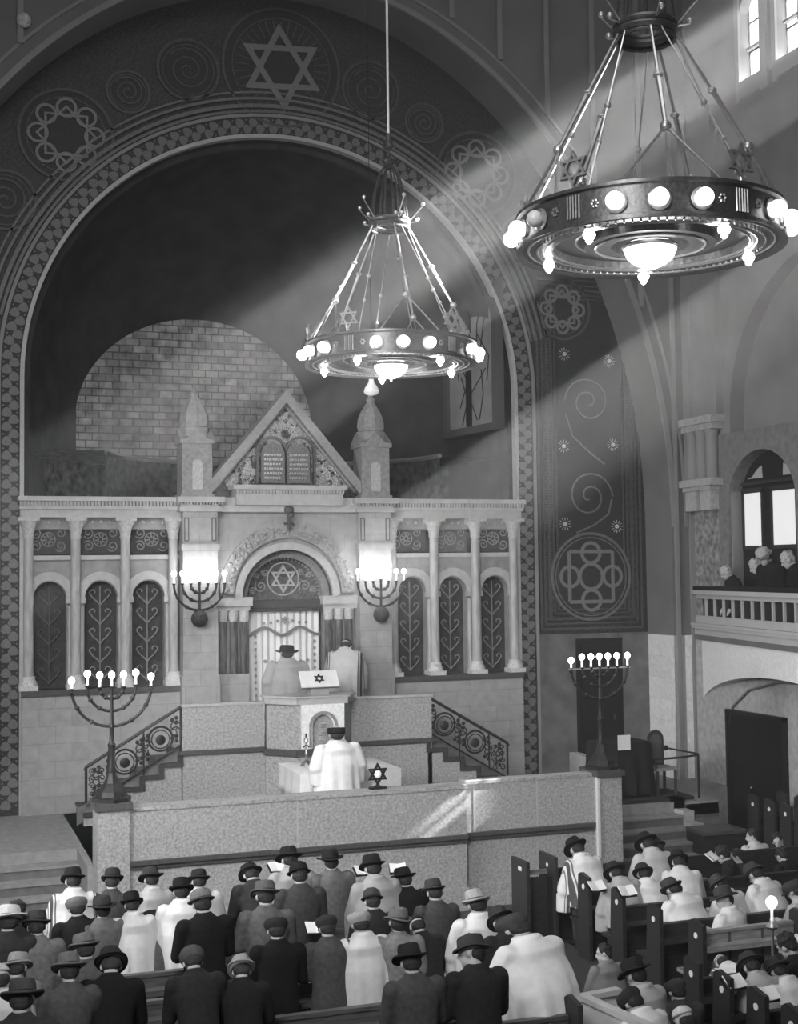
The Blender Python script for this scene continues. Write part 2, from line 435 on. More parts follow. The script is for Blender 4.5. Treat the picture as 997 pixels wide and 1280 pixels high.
# stone dado below the right mosaic panel with a dark doorway
for s in (-1, 1):
    b = MB()
    def bx(a, c, *r): b.box(min(s*a, s*c), max(s*a, s*c), *r)
    bx(5.05, 5.9, -.03, .02, 1.0, 3.82); bx(6.95, 7.55, -.03, .02, 1.0, 3.82); bx(5.9, 6.95, -.03, .02, 3.72, 3.82)
    MBD = b.build('dado', M('dark dado stone', .14, .7, .3, 3, .1), wa)
dd = struct(MB().box(5.9, 6.95, .0, .02, 1.0, 3.72).build('door_1', M('dark doorway', .012, .8)))
MB().box(6.02, 6.83, -.03, .0, 1.05, 3.6).build('door_panel', black, dd)
MB().box(6.70, 6.74, -.06, -.03, 2.1, 2.2).build('door_handle', bronze, dd)
MB().box(5.72, 5.9, -.9, -.03, 1.0, 1.5).box(6.1,6.9,-.8,-.03,1.0,1.35).build('trim_4', stoneL)['kind'] = 'structure'

# outer great arch in plane Y=-1 and upper wall
b = MB(); arch_slab(b, -9.5, 8.05, 1.0, 21, 0, 7.55, 5.9, 10.0, -1.0, .02, 60)
wo = struct(b.build('wall_front', plaster))
ell = lambda k, n=80: [(-(7.55+k)*cos(pi*i/n), 5.9+(10+k)*sin(pi*i/n)) for i in range(n+1)]
MB().ribbon(ell(.05), .1, -1.05, -.98).build('arch_edge', plasterL, wo)
MB().ribbon(ell(.32), .06, -1.03, -.98).build('arch_edge', plasterL, wo)
b = MB()
for i in range(-7, 8):
    x = i*.98+.1
    z = 5.9+10*sqrt(max(0, 1-(x/7.55)**2))+.45
    b.box(x-.05, x+.05, -1.06, -.98, z, 21)
b.build('wall_rib', plasterL, wo)
MB().box(7.56, 7.78, -1.02, -1.0, 1.0, 3.78).build('pier_stone', M('grey pier stone', .38, .85, .1, 14), wo); MB().box(7.78, 8.05, -1.02, -1.0, 1.0, 3.78).build('pier_stone', wallstone, wo)
# soffit ribs at jamb: light lower stone on the jamb facing the hall
MB().box(7.53, 7.56, -1.0, .0, 1.0, 3.78).build('jamb_stone', wallstone, wo)
MB().box(7.60, 7.68, -1.06, -1.0, 1.0, 14).box(7.93, 8.04, -1.06, -1.0, 1.0, 14).build('pier_bead', plasterL, wo)
b = MB().box(-10.5, 8.6, -23, .6, 21, 21.3); struct(b.build('ceiling', plaster))
# plaster boss on the left of the upper wall
tag(MB().ball(tuple(U(30, 25, y=-1.08)), .12, 10, 6, sc=(1, .5, 1.1)).build('plaster_boss', M('boss', .5, .8, .3, 20, .3), smooth=True), 'small pale plaster boss on the dark upper left wall', 'ornament')

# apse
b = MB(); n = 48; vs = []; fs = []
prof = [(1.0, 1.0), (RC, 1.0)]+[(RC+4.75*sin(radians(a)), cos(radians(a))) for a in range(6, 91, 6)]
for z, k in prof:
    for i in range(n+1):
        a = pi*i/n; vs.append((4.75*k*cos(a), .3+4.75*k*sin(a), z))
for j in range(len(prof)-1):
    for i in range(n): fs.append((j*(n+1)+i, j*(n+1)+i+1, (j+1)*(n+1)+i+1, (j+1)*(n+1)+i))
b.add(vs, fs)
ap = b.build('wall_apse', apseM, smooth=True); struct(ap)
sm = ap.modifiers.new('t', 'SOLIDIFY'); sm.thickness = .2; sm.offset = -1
b = MB()
for a_ in (20, 55, 90, 125, 160):
    pts = [((4.66*cos(radians(e)))*cos(radians(a_)), .3+(4.66*cos(radians(e)))*sin(radians(a_)), RC+4.66*sin(radians(e))) for e in range(0, 86, 5)]
    b.tube(pts, .05, 6)
b.build('apse_rib', M('apse rib', .12, .8, .2, 5), ap, True)
b = MB(); arch_slab(b, -5.2, 4.6, 11.0, 11.01, 20, .1, 0, 0, 20, 20.1)
b = MB()
BX, BW, BZ = -1.0, 2.45, 8.15
pts = [(BX-BW, 7.32)]+[(BX-BW*cos(pi*i/30), BZ+2.2*sin(pi*i/30)) for i in range(31)]+[(BX+BW, 7.32)]
b.prism(pts, 3.3, 3.6); struct(b.build('wall_brick', brickM))
b = MB()
vs = []
for i in range(n+1):
    a = pi*i/n
    for r, z in ((4.7, 5.9), (3.2, 5.9), (3.2, 7.32), (4.7, 7.32)): vs.append((r*cos(a), .3+r*.85*sin(a), z))
fs = [(4*i+j, 4*i+(j+1) % 4, 4*i+4+(j+1) % 4, 4*i+4+j) for i in range(n) for j in range(4)]
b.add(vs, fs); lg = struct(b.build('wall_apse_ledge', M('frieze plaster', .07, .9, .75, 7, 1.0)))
b = MB(); b.tube([(3.2*cos(pi*i/n), .3+2.72*sin(pi*i/n), 7.34) for i in range(n+1)], .05, 6)
b.build('ledge_moulding', M('ledge rail', .22, .8), lg, True)
# apse window, right side wall
wp = [U(562, 460, x=4.05), U(620, 460, x=4.33)]
z0_, z1_ = 8.0, 10.1
p0, p1 = wp[0], wp[1]; d_ = (p1-p0); d_.z = 0; ln = d_.length; d_.normalize()
mt = Matrix(((d_.x, -d_.y, 0, p0.x), (d_.y, d_.x, 0, p0.y), (0, 0, 1, 0), (0, 0, 0, 1)))
win = MB(); arch_slab(win, -.12, ln+.12, z0_-.15, z1_+.75, ln/2, ln/2-.02, z1_, .5, -.1, .1, 16, zb=z0_)
win.v = [tuple(mt @ Vector(v)) for v in win.v]
wo2 = struct(win.build('window_1', M('apse window frame', .10, .8)))
pn = MB(); pts = [(0, z0_), (ln, z0_)]+[(ln/2+(ln/2)*cos(pi*i/12), z1_+.5*sin(pi*i/12)) for i in range(13)]
pn.prism(pts, -.02, .0, mat=mt); pn.build('pane', M('apse glass', .2, .4, .2, 3, emit=.04), wo2)  # faint emission stands in for daylight through the pane
pn = MB(); pn.box(ln*.42, ln*.5, -.08, .02, z0_, z1_+.45, mt)
random.seed(3)
for i in range(9):
    x = random.uniform(0, ln); z = random.uniform(z0_, z1_-.3)
    pn.tube([mt @ Vector((x, -.04, z)), mt @ Vector((min(ln, max(0, x+random.uniform(-.3, .3))), -.04, z+.5)), mt @ Vector((min(ln, max(0, x+random.uniform(-.5, .5))), -.04, z+1.0))], .012, 4)
pn.build('leading', black, wo2)

# right wall X=8.05 with windows
XW = 8.05
def wall_x(mb_local, name, mat, parent=None, dx=0):
    """mesh drawn with x=Y of the place, y=X of the place"""
    mb_local.v = [(v[1], v[0], v[2]) for v in mb_local.v]
    return mb_local.build(name, mat, parent)
b = MB()
wins = []
# lancets high on the wall; beyond the first pair, unseen ones added for sunbeams
LW, LZ0, LZ1 = .33, 14.12, 15.5
wins = [(-3.33, 14.12, 15.5), (-4.48, 14.12, 15.5), (-5.8, 14.12, 15.5), (-6.9, 14.12, 15.5), (-8.6, 13.3, 15.5), (-9.7, 13.3, 15.5), (-12.4, 13.9, 15.5)]
low = [(-8.75, 10.6, 11.72), (-9.8, 10.6, 11.92), (-11.0, 10.7, 12.12)]  # unseen lower openings, added and sized to shape the lower beam
ys = -1.0
for c, z0, z1 in wins:
    b.box(c+LW, ys, XW, XW+.32, LZ1+.3 if 0 else 13.0, 16.2)
    arch_slab(b, c-LW, c+LW, z1-.1, 16.2, c, LW, z1-.05, .32, XW, XW+.32, 8); b.box(c-LW, c+LW, XW, XW+.32, 13.0, z0)
    b.box(c-LW, c+LW, XW+.12, XW+.2, 14.5-c*.07, 14.55-c*.07)  # transoms, here and below, added to streak the sunbeams
    if z0 < 14: b.box(c-LW, c+LW, XW+.12, XW+.2, 13.98, 14.06)
    ys = c-LW
b.box(-16.5, ys, XW, XW+.32, 13.0, 16.2); ys = -8.2
for c, z0, z1 in low:
    b.box(c+LW, ys, XW, XW+.32, 10.0, 13.0)
    arch_slab(b, c-LW, c+LW, z1-.1, 13.0, c, LW, z1-.05, .32, XW, XW+.32, 8); b.box(c-LW, c+LW, XW, XW+.32, 10.0, z0)
    for zz in (11.1,): b.box(c-LW, c+LW, XW+.1, XW+.2, zz, zz+.07)
    ys = c-LW
b.box(-16.5, ys, XW, XW+.32, 10.0, 13.0)
b.box(-16.5, -1.0, XW, XW+.32, 16.2, 21).box(-23, -16.5, XW, XW+.32, 0, 21).box(-8.2, -1.0, XW, XW+.4, 10.9, 13.0)
sy0, sy1 = -5.91, -5.61; sz0, sz1 = 6.12, 6.66  # unseen slit in the recess, added to cast the parapet sun patch
b.box(-16.5, -8.2, XW, XW+.4, 0, 10.0).box(-2.2, -1.0, XW, XW+.4, 0, 10.9)
rw = struct(wall_x(b, 'wall_right', plasterL))
SKYPANE = bpy.data.materials.new('sunlit clear glass'); SKYPANE.use_nodes = True; nt = SKYPANE.node_tree; nt.nodes.clear()
o_ = nt.nodes.new('ShaderNodeOutputMaterial'); a_ = nt.nodes.new('ShaderNodeAddShader'); t_ = nt.nodes.new('ShaderNodeBsdfTransparent'); e_ = nt.nodes.new('ShaderNodeEmission')
t_.inputs[0].default_value = (.95, .95, .95, 1); e_.inputs[1].default_value = 1.1  # emission stands in for the bright sky beyond the pane
nt.links.new(t_.outputs[0], a_.inputs[0]); nt.links.new(e_.outputs[0], a_.inputs[1]); nt.links.new(a_.outputs[0], o_.inputs[0])
for i, (c, z0, z1) in enumerate(wins[:2]):
    f = MB()
    # splayed reveal + muntins
    for zz in (14.70, 15.25): f.box(c-LW, c+LW, XW+.2, XW+.24, zz, zz+.035)
    f.box(c-LW, c-LW+.03, XW+.19, XW+.25, LZ0, LZ1).box(c+LW-.03, c+LW, XW+.19, XW+.25, LZ0, LZ1).box(c-LW, c+LW, XW+.19, XW+.25, LZ0, LZ0+.04)
    wn = struct(wall_x(f, 'window_%d' % (i+2), black))
    wall_x(MB().box(c-LW, c+LW, XW+.21, XW+.215, LZ0, LZ1+.25), 'glass_pane', SKYPANE, wn)
    g = MB().box(c-LW-.2, c-LW, XW-.05, XW, LZ0-.35, LZ1+.25).box(c+LW, c+LW+.12, XW-.05, XW, LZ0-.35, LZ1+.25).box(c-LW, c+LW, XW-.05, XW, LZ0-.3, LZ0-.0)
    wall_x(g, 'window_surround', M('window surround', .35, .8), wn)
# recess (blind arch) behind the balcony
b = MB(); arch_slab(b, -8.2, -2.2, 0, 10.91, -5.2, 2.85, 7.9, 2.75, XW-.0, XW+.35, 40)
wall_x(b, 'recess_arch', plasterL, rw)
b = MB(); b.box(-8.3, sy0, XW+.3, XW+.6, 0, 10.95).box(sy1, -2.1, XW+.3, XW+.6, 0, 10.95).box(sy0, -5.73, XW+.3, XW+.6, 0, sz0).box(-5.66, sy1, XW+.3, XW+.6, 0, sz0).box(-5.73, -5.66, XW+.3, XW+.6, 0, 5.66).box(sy0, sy1, XW+.3, XW+.6, sz1, 10.95)
wall_x(b, 'recess_wall', plasterL, rw)
b = MB().box(sy0, sy1, XW+.4, XW+.43, sz0+.22, sz0+.26)  # bar across the added slit
wall_x(b, 'window_bar', black, rw)
tg = bpy.data.materials.new('smoked glass'); tg.use_nodes = True; nt = tg.node_tree; nt.nodes.clear()
o_ = nt.nodes.new('ShaderNodeOutputMaterial'); t_ = nt.nodes.new('ShaderNodeBsdfTransparent'); t_.inputs[0].default_value = (.40, .40, .40, 1); nt.links.new(t_.outputs[0], o_.inputs[0])
wall_x(MB().box(sy0, sy1, XW+.5, XW+.51, 5.6, sz1), 'smoked_pane', tg, rw)  # tinted pane added in the slit to dim its sun patch
# rough stone facing at balcony height, stone below
fc = MB().box(-2.2, -1.0, XW-.02, XW, 3.8, 6.35); wall_x(fc, 'rough_stone_facing', M('rough stone', .26, .9, .55, 9, .6), rw)
fc = MB().box(-8.2, -1.0, XW-.04, XW-.0, .5, 2.9); 
# pilaster with triple capital and corbel
b = MB().box(-2.12, -1.02, XW-.14, XW, 8.0, 14.0).box(-1.25, -1.02, XW-.2, XW-.1, 6.6, 14); wall_x(b, 'pilaster', plasterL, rw)
b = MB().box(-2.2, -1.0, XW-.32, XW, 7.86, 8.0).box(-2.12, -1.02, XW-.26, XW, 7.74, 7.86).box(-2.16, -1.0, XW-.34, XW, 6.66, 6.80).box(-2.05, -1.06, XW-.28, XW, 6.58, 6.66)
b.box(-2.0, -1.62, XW-.24, XW, 6.2, 6.58).box(-1.5, -1.1, XW-.24, XW, 6.2, 6.58)
wall_x(b, 'pilaster_capital', M('capital light', .42, .8, .15, 12, .2), rw)
for yy in (-1.92, -1.58, -1.24):
    MB().lathe([(.15, 0), (.13, .05), (.13, .82), (.16, .94)], XW-.13, yy, 6.8, 12).build('pilaster_shaft', plasterL, rw, True)
# arched french window to the balcony
fc_, fh = -3.36, 1.05
b = MB(); arch_slab(b, fc_-fh-.32, fc_+fh+.32, 4.2, 7.62, fc_, fh, 6.25, .98, XW-.06, XW+.31, 24)
fwn = struct(wall_x(b, 'window_4', M('arch surround', .2, .85, .2, 8)))
b = MB(); pts = [(fc_-fh, 4.2), (fc_+fh, 4.2)]+[(fc_+fh*cos(pi*i/20), 6.25+.98*sin(pi*i/20)) for i in range(21)]
b.prism(pts, XW+.22, XW+.26); wall_x(b, 'dark_door_leaf', M('dark timber', .018, .5), fwn)
b = MB()
for y0_, y1_ in ((-3.02, -2.46), (-4.06, -3.36)):
    b.box(y0_-.05, y1_+.05, XW+.17, XW+.22, 6.47, 6.56).box(y0_-.05, y1_+.05, XW+.17, XW+.22, 5.42, 5.49)
    b.box(y0_-.05, y0_, XW+.17, XW+.22, 5.45, 6.5).box(y1_, y1_+.05, XW+.17, XW+.22, 5.45, 6.5)
b.box(-4.4, -2.32, XW+.16, XW+.22, 6.62, 6.68)
wall_x(b, 'window_frame', M('timber frame', .04, .5), fwn)
b = MB()
for y0_, y1_ in ((-3.02, -2.46), (-4.06, -3.36)): b.box(y0_, y1_, XW+.20, XW+.225, 5.49, 6.47)
wall_x(b, 'curtain_pane', CURT, fwn)
b = MB()
for s in (-1, 1):
    pts = [(fc_+s*.32, 6.74), (fc_+s*.80, 6.74)]+[(fc_+s*(.84*cos(radians(a))), 6.25+.78*sin(radians(a))) for a in (42, 50, 58, 66)]
    b.prism(pts, XW+.20, XW+.225)
wall_x(b, 'fanlight', M('fanlight glass', .25, .3, emit=.10), fwn)  # slight emission stands in for daylight outside

# balcony: front runs from (8.0,-1.05) toward the viewer, slightly inward
BA = radians(12); bo = Vector((7.98, -1.05, 0)); bd = Vector((-sin(BA), -cos(BA), 0)); bn = Vector((bd.y, -bd.x, 0))   # bn points into the hall
bmx = Matrix(((bd.x, -bn.x, 0, bo.x), (bd.y, -bn.y, 0, bo.y), (0, 0, 1, 0), (0, 0, 0, 1)))    # local x = along, y = back towards the wall
b = MB().box(0, 8, .0, .08, 3.80, 3.92, bmx).box(0, 8, -.05, .1, 3.92, 3.98, bmx).box(0, 8, -.08, .1, 3.98, 4.03, bmx)
b.box(0, 8, .03, .12, 4.03, 4.17, bmx).box(0, 8, .03, .12, 4.50, 4.62, bmx).box(0, 8, -.05, .16, 4.58, 4.66, bmx)
for i in range(20): b.box(max(0, i*.46-.03), i*.46+.03, .06, .12, 4.15, 4.53, bmx)
bal = struct(b.build('wall_balcony', M('balcony paint', .5, .6, .06, 4)))
MB().box(0, 8, .1, .13, 4.1, 4.55, bmx).build('dark_panel', M('balcony dark panel', .02, .6, .3, 8), bal)
MB().box(-.02, 8, -.02, .2, 4.66, 4.74, bmx).build('rail_cushion', blackc, bal)
b = MB()
b.prism([(8.03, -1.0), (7.98-.0, -1.1), (7.98-sin(BA)*8, -1.05-cos(BA)*8), (8.03, -9)], 3.7, 3.9, 'z'); b.build('balcony_floor', plaster, bal)
b = MB(); arch_slab(b, 0, 8, .3, 3.82, 4.1, 4.0, 2.35, .85, .06, .5, 40)
b.v = [tuple(bmx @ Vector(v)) for v in b.v]
ba_ = struct(b.build('wall_balcony_arch', M('arch ashlar', .85, .85, .1, 20, .1)))
b = MB(); b.box(-9, -1.05, XW-.06, XW-.02, 0, 3.7)
lw = struct(wall_x(b, 'wall_lower_right', M('lower wall stone', .42, .85, .2, 8)))
b = MB().box(-3.94, -2.24, XW-.12, XW-.05, 0, 2.38); dr = struct(wall_x(b, 'door_2', M('door black', .012, .5)))
b = MB().box(-4.0, -3.94, XW-.16, XW-.05, 0, 2.44).box(-2.24, -2.18, XW-.16, XW-.05, 0, 2.44).box(-4.0, -2.18, XW-.16, XW-.05, 2.38, 2.45); wall_x(b, 'door_frame', iron, dr)
wall_x(MB().ball((-3.0, XW-.16, 1.1), .035), 'door_handle', bronze, dr)
# moulding of the recess under the balcony
b = MB(); b.tube([(XW-.1, -2.15-.02*i, .3+.45*i) for i in range(5)]+[(XW-.1, -2.35, 2.5), (XW-.1, -2.9, 2.85), (XW-.1, -3.8, 3.05), (XW-.1, -5, 3.1)], .022, 6); b.build('door_arch_moulding', plaster, lw, True)

# haze in the hall air
def haze():
    m = bpy.data.materials.new('haze'); m.use_nodes = True; nt = m.node_tree; nt.nodes.clear()
    o = nt.nodes.new('ShaderNodeOutputMaterial'); v = nt.nodes.new('ShaderNodeVolumeScatter')
    v.inputs['Density'].default_value = HAZE; v.inputs['Anisotropy'].default_value = 0.0; v.inputs['Color'].default_value = (1, 1, 1, 1)
    nt.links.new(v.outputs[0], o.inputs['Volume'])
    h = empty('haze', (0, 0, 0), label='thin smoky haze in the air of the hall, lit by sunbeams', cat='haze'); h['kind'] = 'stuff'
    for x0 in (-8.4, -3.8, -2.0, -.4): MB().box(x0, 8.0-.001*x0, -18.9-.01*x0, -1.02+.001*x0, .02+.001*abs(x0), 20.9-.001*x0).build('haze_bank', m, h)  # nested boxes shaped so haze and beams thin out leftward
HAZE = .0008
haze()
# ================================================================== the ark screen
ark = empty('ark_screen', (0, 0, 1.0), label='tall pale marble ark screen with columned wings and a gilded gable', cat='altar screen')
def loc(mb): mb.v = [(x, y, z-1.0) for x, y, z in mb.v]; return mb
AX = [2.5, 3.33, 4.21]                   # arch centres of a wing
for s in (-1, 1):
    side = 'left' if s < 0 else 'right'
    def sb(m, a, c, *r): m.box(min(s*a, s*c), max(s*a, s*c), *r)
    b = MB(); sb(b, 1.95, 4.70, -.15, .3, 1.0, 3.02); loc(b).build('wing_base', stone, ark)
    b = MB(); sb(b, 1.95, 4.70, -.20, .2, 3.02, 3.12); loc(b).build('wing_ledge', graniteD, ark)
    # backing wall with three arched niches
    b = MB(); ed = [1.95, 2.9, 3.76, 4.70]
    for i, c in enumerate(AX):
        x0, x1 = sorted((s*ed[i], s*ed[i+1]))
        arch_slab(b, x0, x1, 3.12, 5.42, s*c, .285, 4.68, .3, .06, .3, 16)
    sb(b, 1.95, 4.70, .06, .3, 5.9, 6.1); 
    loc(b).build('wing_wall', M('wing stone', .30, .8, .15, 7, .1), ark)
    for i, c in enumerate(AX):
        c *= s
        x0, x1 = sorted((s*ed[i], s*ed[i+1]))
        g = loc(MB().box(c-.32, c+.32, .24, .28, 3.12, 5.05)).build('niche_grille', grilleD, ark)
        q = MB(); q.tube([(c, .20, 3.2), (c, .20, 4.9)], .014, 5)
        for k in range(5):
            z = 3.38+k*.34
            for t in (-1, 1):
                pts = [(c, z-.18), (c+t*.05, z-.12), (c+t*.13, z-.05), (c+t*.19, z+.04)]
                q.tube([(p[0], .20, p[1]) for p in pts]+[(c+t*(.115+(.075-.012*j)*cos(j*.7)), .20, z+.04+(.075-.012*j)*sin(j*.7)) for j in range(6)], .014, 5)
        loc(q).build('scroll_work', scroll if i < 2 or s > 0 else M('dim scroll', .10, .6), g)  # outermost left niche gets darker scrollwork
        # arch moulding over niche and little pilasters
        m_ = MB().ribbon([(c-.36*cos(pi*j/16), 4.70+.38*sin(pi*j/16)) for j in range(17)], .15, .01, .1)
        m_.box(c-.46, c-.27, -.02, .08, 4.60, 4.70).box(c+.27, c+.46, -.02, .08, 4.60, 4.70)
        loc(m_).build('niche_arch', stoneL, ark)
        loc(MB().lathe([(.05, 0), (.045, .05), (.045, 1.44)], c-.34, .03, 3.12, 10).lathe([(.05, 0), (.045, .05), (.045, 1.44)], c+.34, .03, 3.12, 10)).build('niche_shaft', columnM, ark, True)
        # upper panel
        p_ = loc(MB().box(x0+.08, x1-.08, .16, .2, 5.46, 5.98)).build('upper_panel', grilleD, ark)
        q = MB(); cc = (x0+x1)/2
        for k in range(8): q.tube([(cc+.03*cos(k*pi/4), .14, 5.72+.03*sin(k*pi/4)), (cc+.1*cos(k*pi/4+.2), .14, 5.72+.1*sin(k*pi/4+.2))], .014, 4)
        for t in (-1, 1):
            for zz in (-1, 1):
                q.tube([(p[0], .14, p[1]) for p in spiral(cc+t*.21, 5.72+zz*.115, .02, .1, 0, 1.4*t*zz, 18)], .013, 4)
        q.tube([(cc+.12*cos(a_*pi/8), .14, 5.72+.12*sin(a_*pi/8)) for a_ in range(16)], .012, 4, closed=True)
        loc(q).build('scroll_work', scroll, p_)
        loc(MB().box(x0, x1, -.0, .12, 5.36, 5.44)).build('panel_sill', stoneL, ark)
        bl = MB()
        for k in range(5): bl.ball((x0+.14+k*(x1-x0-.28)/4, .05, 6.02), .032, 6, 4)
        loc(bl).build('bead_row', stoneL, ark, True)
    # columns: engaged columns of the wing
    for c in (2.07, 2.92, 3.78, 4.58):
        x = s*c
        cl = loc(MB().lathe([(.105, 3.34), (.09, 3.42), (.088, 4.6), (.083, 5.75)], x, -.04, 0, 16)).build('column', columnM, ark, True)
        loc(MB().lathe([(.085, 5.72), (.10, 5.76), (.09, 5.8), (.12, 5.92), (.17, 6.04)], x, -.04, 0, 16).box(x-.18, x+.18, -.2, .1, 6.04, 6.1)).build('capital', capM, cl, True)
        loc(MB().box(x-.16, x+.16, -.2, .12, 3.12, 3.20).lathe([(.16, 3.2), (.15, 3.26), (.12, 3.30), (.125, 3.36)], x, -.04, 0, 16)).build('column_base', M('white base', .6, .7, .2, 30, .3), cl, True)
    # entablature
    b = MB(); sb(b, 1.95, 4.72, -.14, .3, 6.1, 6.24); sb(b, 1.95, 4.74, -.20, .3, 6.24, 6.3); sb(b, 1.95, 4.76, -.28, .3, 6.38, 6.46)
    for i in range(46):
        x = 2.0+i*.06; sb(b, x, x+.035, -.24, -.1, 6.3, 6.38)
    sb(b, 1.95, 4.72, -.17, .3, 6.3, 6.38); loc(b).build('cornice', stoneL, ark)
    # pilaster with candelabrum
    b = MB(); sb(b, 1.33, 1.95, -.35, .3, 1.9, 6.2); sb(b, 1.30, 1.98, -.38, .2, 5.5, 5.62); sb(b, 1.30, 1.98, -.38, .2, 1.9, 3.28)
    loc(b).build('pilaster', stone, ark)
    b = MB(); sb(b, 1.27, 2.02, -.42, .3, 6.2, 6.28); sb(b, 1.3, 2.0, -.38, .3, 6.28, 6.34); sb(b, 1.22, 2.06, -.48, .3, 6.36, 6.46)
    for i in range(14):
        x = 1.25+i*.055; sb(b, x, x+.03, -.44, -.3, 6.32, 6.38)
    loc(b).build('pilaster_cap', stoneL, ark)
    b = MB()
    for xx in (1.36, 1.85):
        for a_, c_ in (((xx, 5.68), (xx+.07, 5.68)), ((xx+.07, 5.68), (xx+.07, 6.08)), ((xx+.07, 6.08), (xx, 6.08)), ((xx, 6.08), (xx, 5.68))): b.ribbon([(s*a_[0], a_[1]), (s*c_[0], c_[1])], .018, -.36, -.34)
    loc(b).build('pilaster_inlay', M('inlay line', .12), ark)
    # turret
    tx = s*1.68
    b = MB().box(tx-.27, tx+.27, -.3, .24, 6.46, 7.45).box(tx-.31, tx+.31, -.34, .28, 6.46, 6.52)
    b.prism([(tx-.31, 7.42), (tx+.31, 7.42), (tx+.31, 7.5), (tx+.2, 7.5), (tx, 7.68), (tx-.2, 7.5), (tx-.31, 7.5)], -.34, .28)
    b.prism([(-.34, 7.5), (.28, 7.5), (-.03, 7.7)], tx-.31, tx+.31, 'x')
    tr = loc(b).build('turret', M('turret stone', .30, .85, .2, 14, .2), ark)
    loc(MB().lathe([(.27, 7.55), (.28, 7.66), (.29, 7.72), (.25, 7.74), (.27, 7.82), (.26, 7.95), (.2, 8.1), (.11, 8.24), (.07, 8.30), (.09, 8.34), (.05, 8.4), (.015, 8.55)], tx, -.03, 0, 8)).build('turret_dome', M('turret stone'), tr)
    q = MB(); q.prism([(tx-.09, 6.6), (tx+.09, 6.6)]+circ(tx, 7.05, .09, 10, 0, pi), -.315, -.29)
    loc(q).build('turret_niche', capM, tr)
# centre bay
b = MB(); arch_slab(b, -1.33, 1.33, 4.62, 6.25, 0, .92, 4.62, .92, -.16, .3, 32); b.box(-1.33, -.75, -.0, .3, 1.9, 4.62).box(.75, 1.33, -.0, .3, 1.9, 4.62)
loc(b).build('centre_wall', stone, ark)
loc(MB().box(-1.33, -.72, -.14, .0, 1.9, 3.28)).build('centre_plinth', stone, ark); loc(MB().box(.72, 1.33, -.14, 0, 1.9, 3.28)).build('centre_plinth', stone, ark)
loc(MB().box(-1.33, -.66, -.2, .05, 4.50, 4.66).box(-1.33, -.7, -.16, 0, 4.42, 4.5)).build('impost', stoneL, ark); loc(MB().box(.66, 1.33, -.2, .05, 4.50, 4.66).box(.7, 1.33, -.16, 0, 4.42, 4.5)).build('impost', stoneL, ark)
for s in (-1, 1):
    for x in (.80, .99, 1.19):
        cl = loc(MB().lathe([(.085, 3.28), (.08, 3.4), (.078, 4.25)], s*x, -.07, 0, 14)).build('dark_column', darkcol, ark, True)
        loc(MB().lathe([(.08, 4.22), (.09, 4.28), (.105, 4.42)], s*x, -.07, 0, 12)).build('capital', capM, cl, True)
b = MB().ribbon([(-1.14*cos(pi*j/48), 4.72+1.14*sin(pi*j/48)) for j in range(49)], .26, -.24, -.1); lb = loc(b).build('leaf_arch', stone, ark)
random.seed(5); b = MB()
for j in range(50):
    a = pi*(j+.5)/50
    for t in range(3):
        rr = 1.14+random.uniform(-.10, .10); aa = a+random.uniform(-.03, .03)
        b.ball((-rr*cos(aa), -.25, 4.72+rr*sin(aa)), random.uniform(.025, .05), 6, 4, sc=(1, .7, 1))
loc(b).build('carved_leaves', M('carved leaf stone', .33, .7, .3, 30), lb, True)
loc(MB().ribbon([(-.92*cos(pi*j/40), 4.66+.92*sin(pi*j/40)) for j in range(41)], .13, -.22, -.1)).build('inner_arch', stoneL, ark)
loc(MB().ribbon([(-.78*cos(pi*j/40), 4.66+.78*sin(pi*j/40)) for j in range(41)], .14, .02, .2)).build('dark_arch', M('shadowed arch', .22, .7, .3, 30), ark)  # inner ring in a darker stone tone
# lunette with star
b = MB(); b.prism([(-.84, 4.6), (.84, 4.6)]+circ(0, 4.66, .84, 24, 0, pi), .2, .26); ln_ = loc(b).build('lunette', M('lunette relief ground', .10, .4, .6, 22, 1.0), ark)
q = MB(); star_mb(q, 0, 4.98, .27, .035, .14, .2); q.ribbon(circ(0, 4.98, .30, 28), .02, .15, .2, True); loc(q).build('star', M('lunette star', .45, .4), ln_)
q = MB()
for t in (-1, 1):
    for xx, zz, r in ((.42, 4.85, .12), (.58, 4.78, .07), (.34, 5.1, .07), (.5, 5.05, .06)): q.tube([(p[0], .17, p[1]) for p in spiral(t*xx, zz, .01, r, 0, 1.6*t, 16)], .014, 4)
for j in range(30):
    a = pi*(j+.5)/30; q.ball((-.69*cos(a), .18, 4.66+.69*sin(a)), .022, 5, 4)
loc(q).build('relief_scroll', M('lunette scroll', .32, .4, .2, 30), ln_, True)
# dove-like finial on the keystone
q = MB().ball((0, -.3, 6.24), .085, 10, 8, sc=(1.1, .8, 1)).ball((.03, -.32, 6.14), .06, 8, 6).tube([(0, -.3, 6.15), (0, -.3, 5.86)], .03, 6).tube([(-.09, -.3, 5.98), (0, -.3, 6.02), (.09, -.3, 5.96)], .03, 6)
loc(q).build('keystone_boss', M('boss bronze', .09, .5, .3, 30), ark, True)
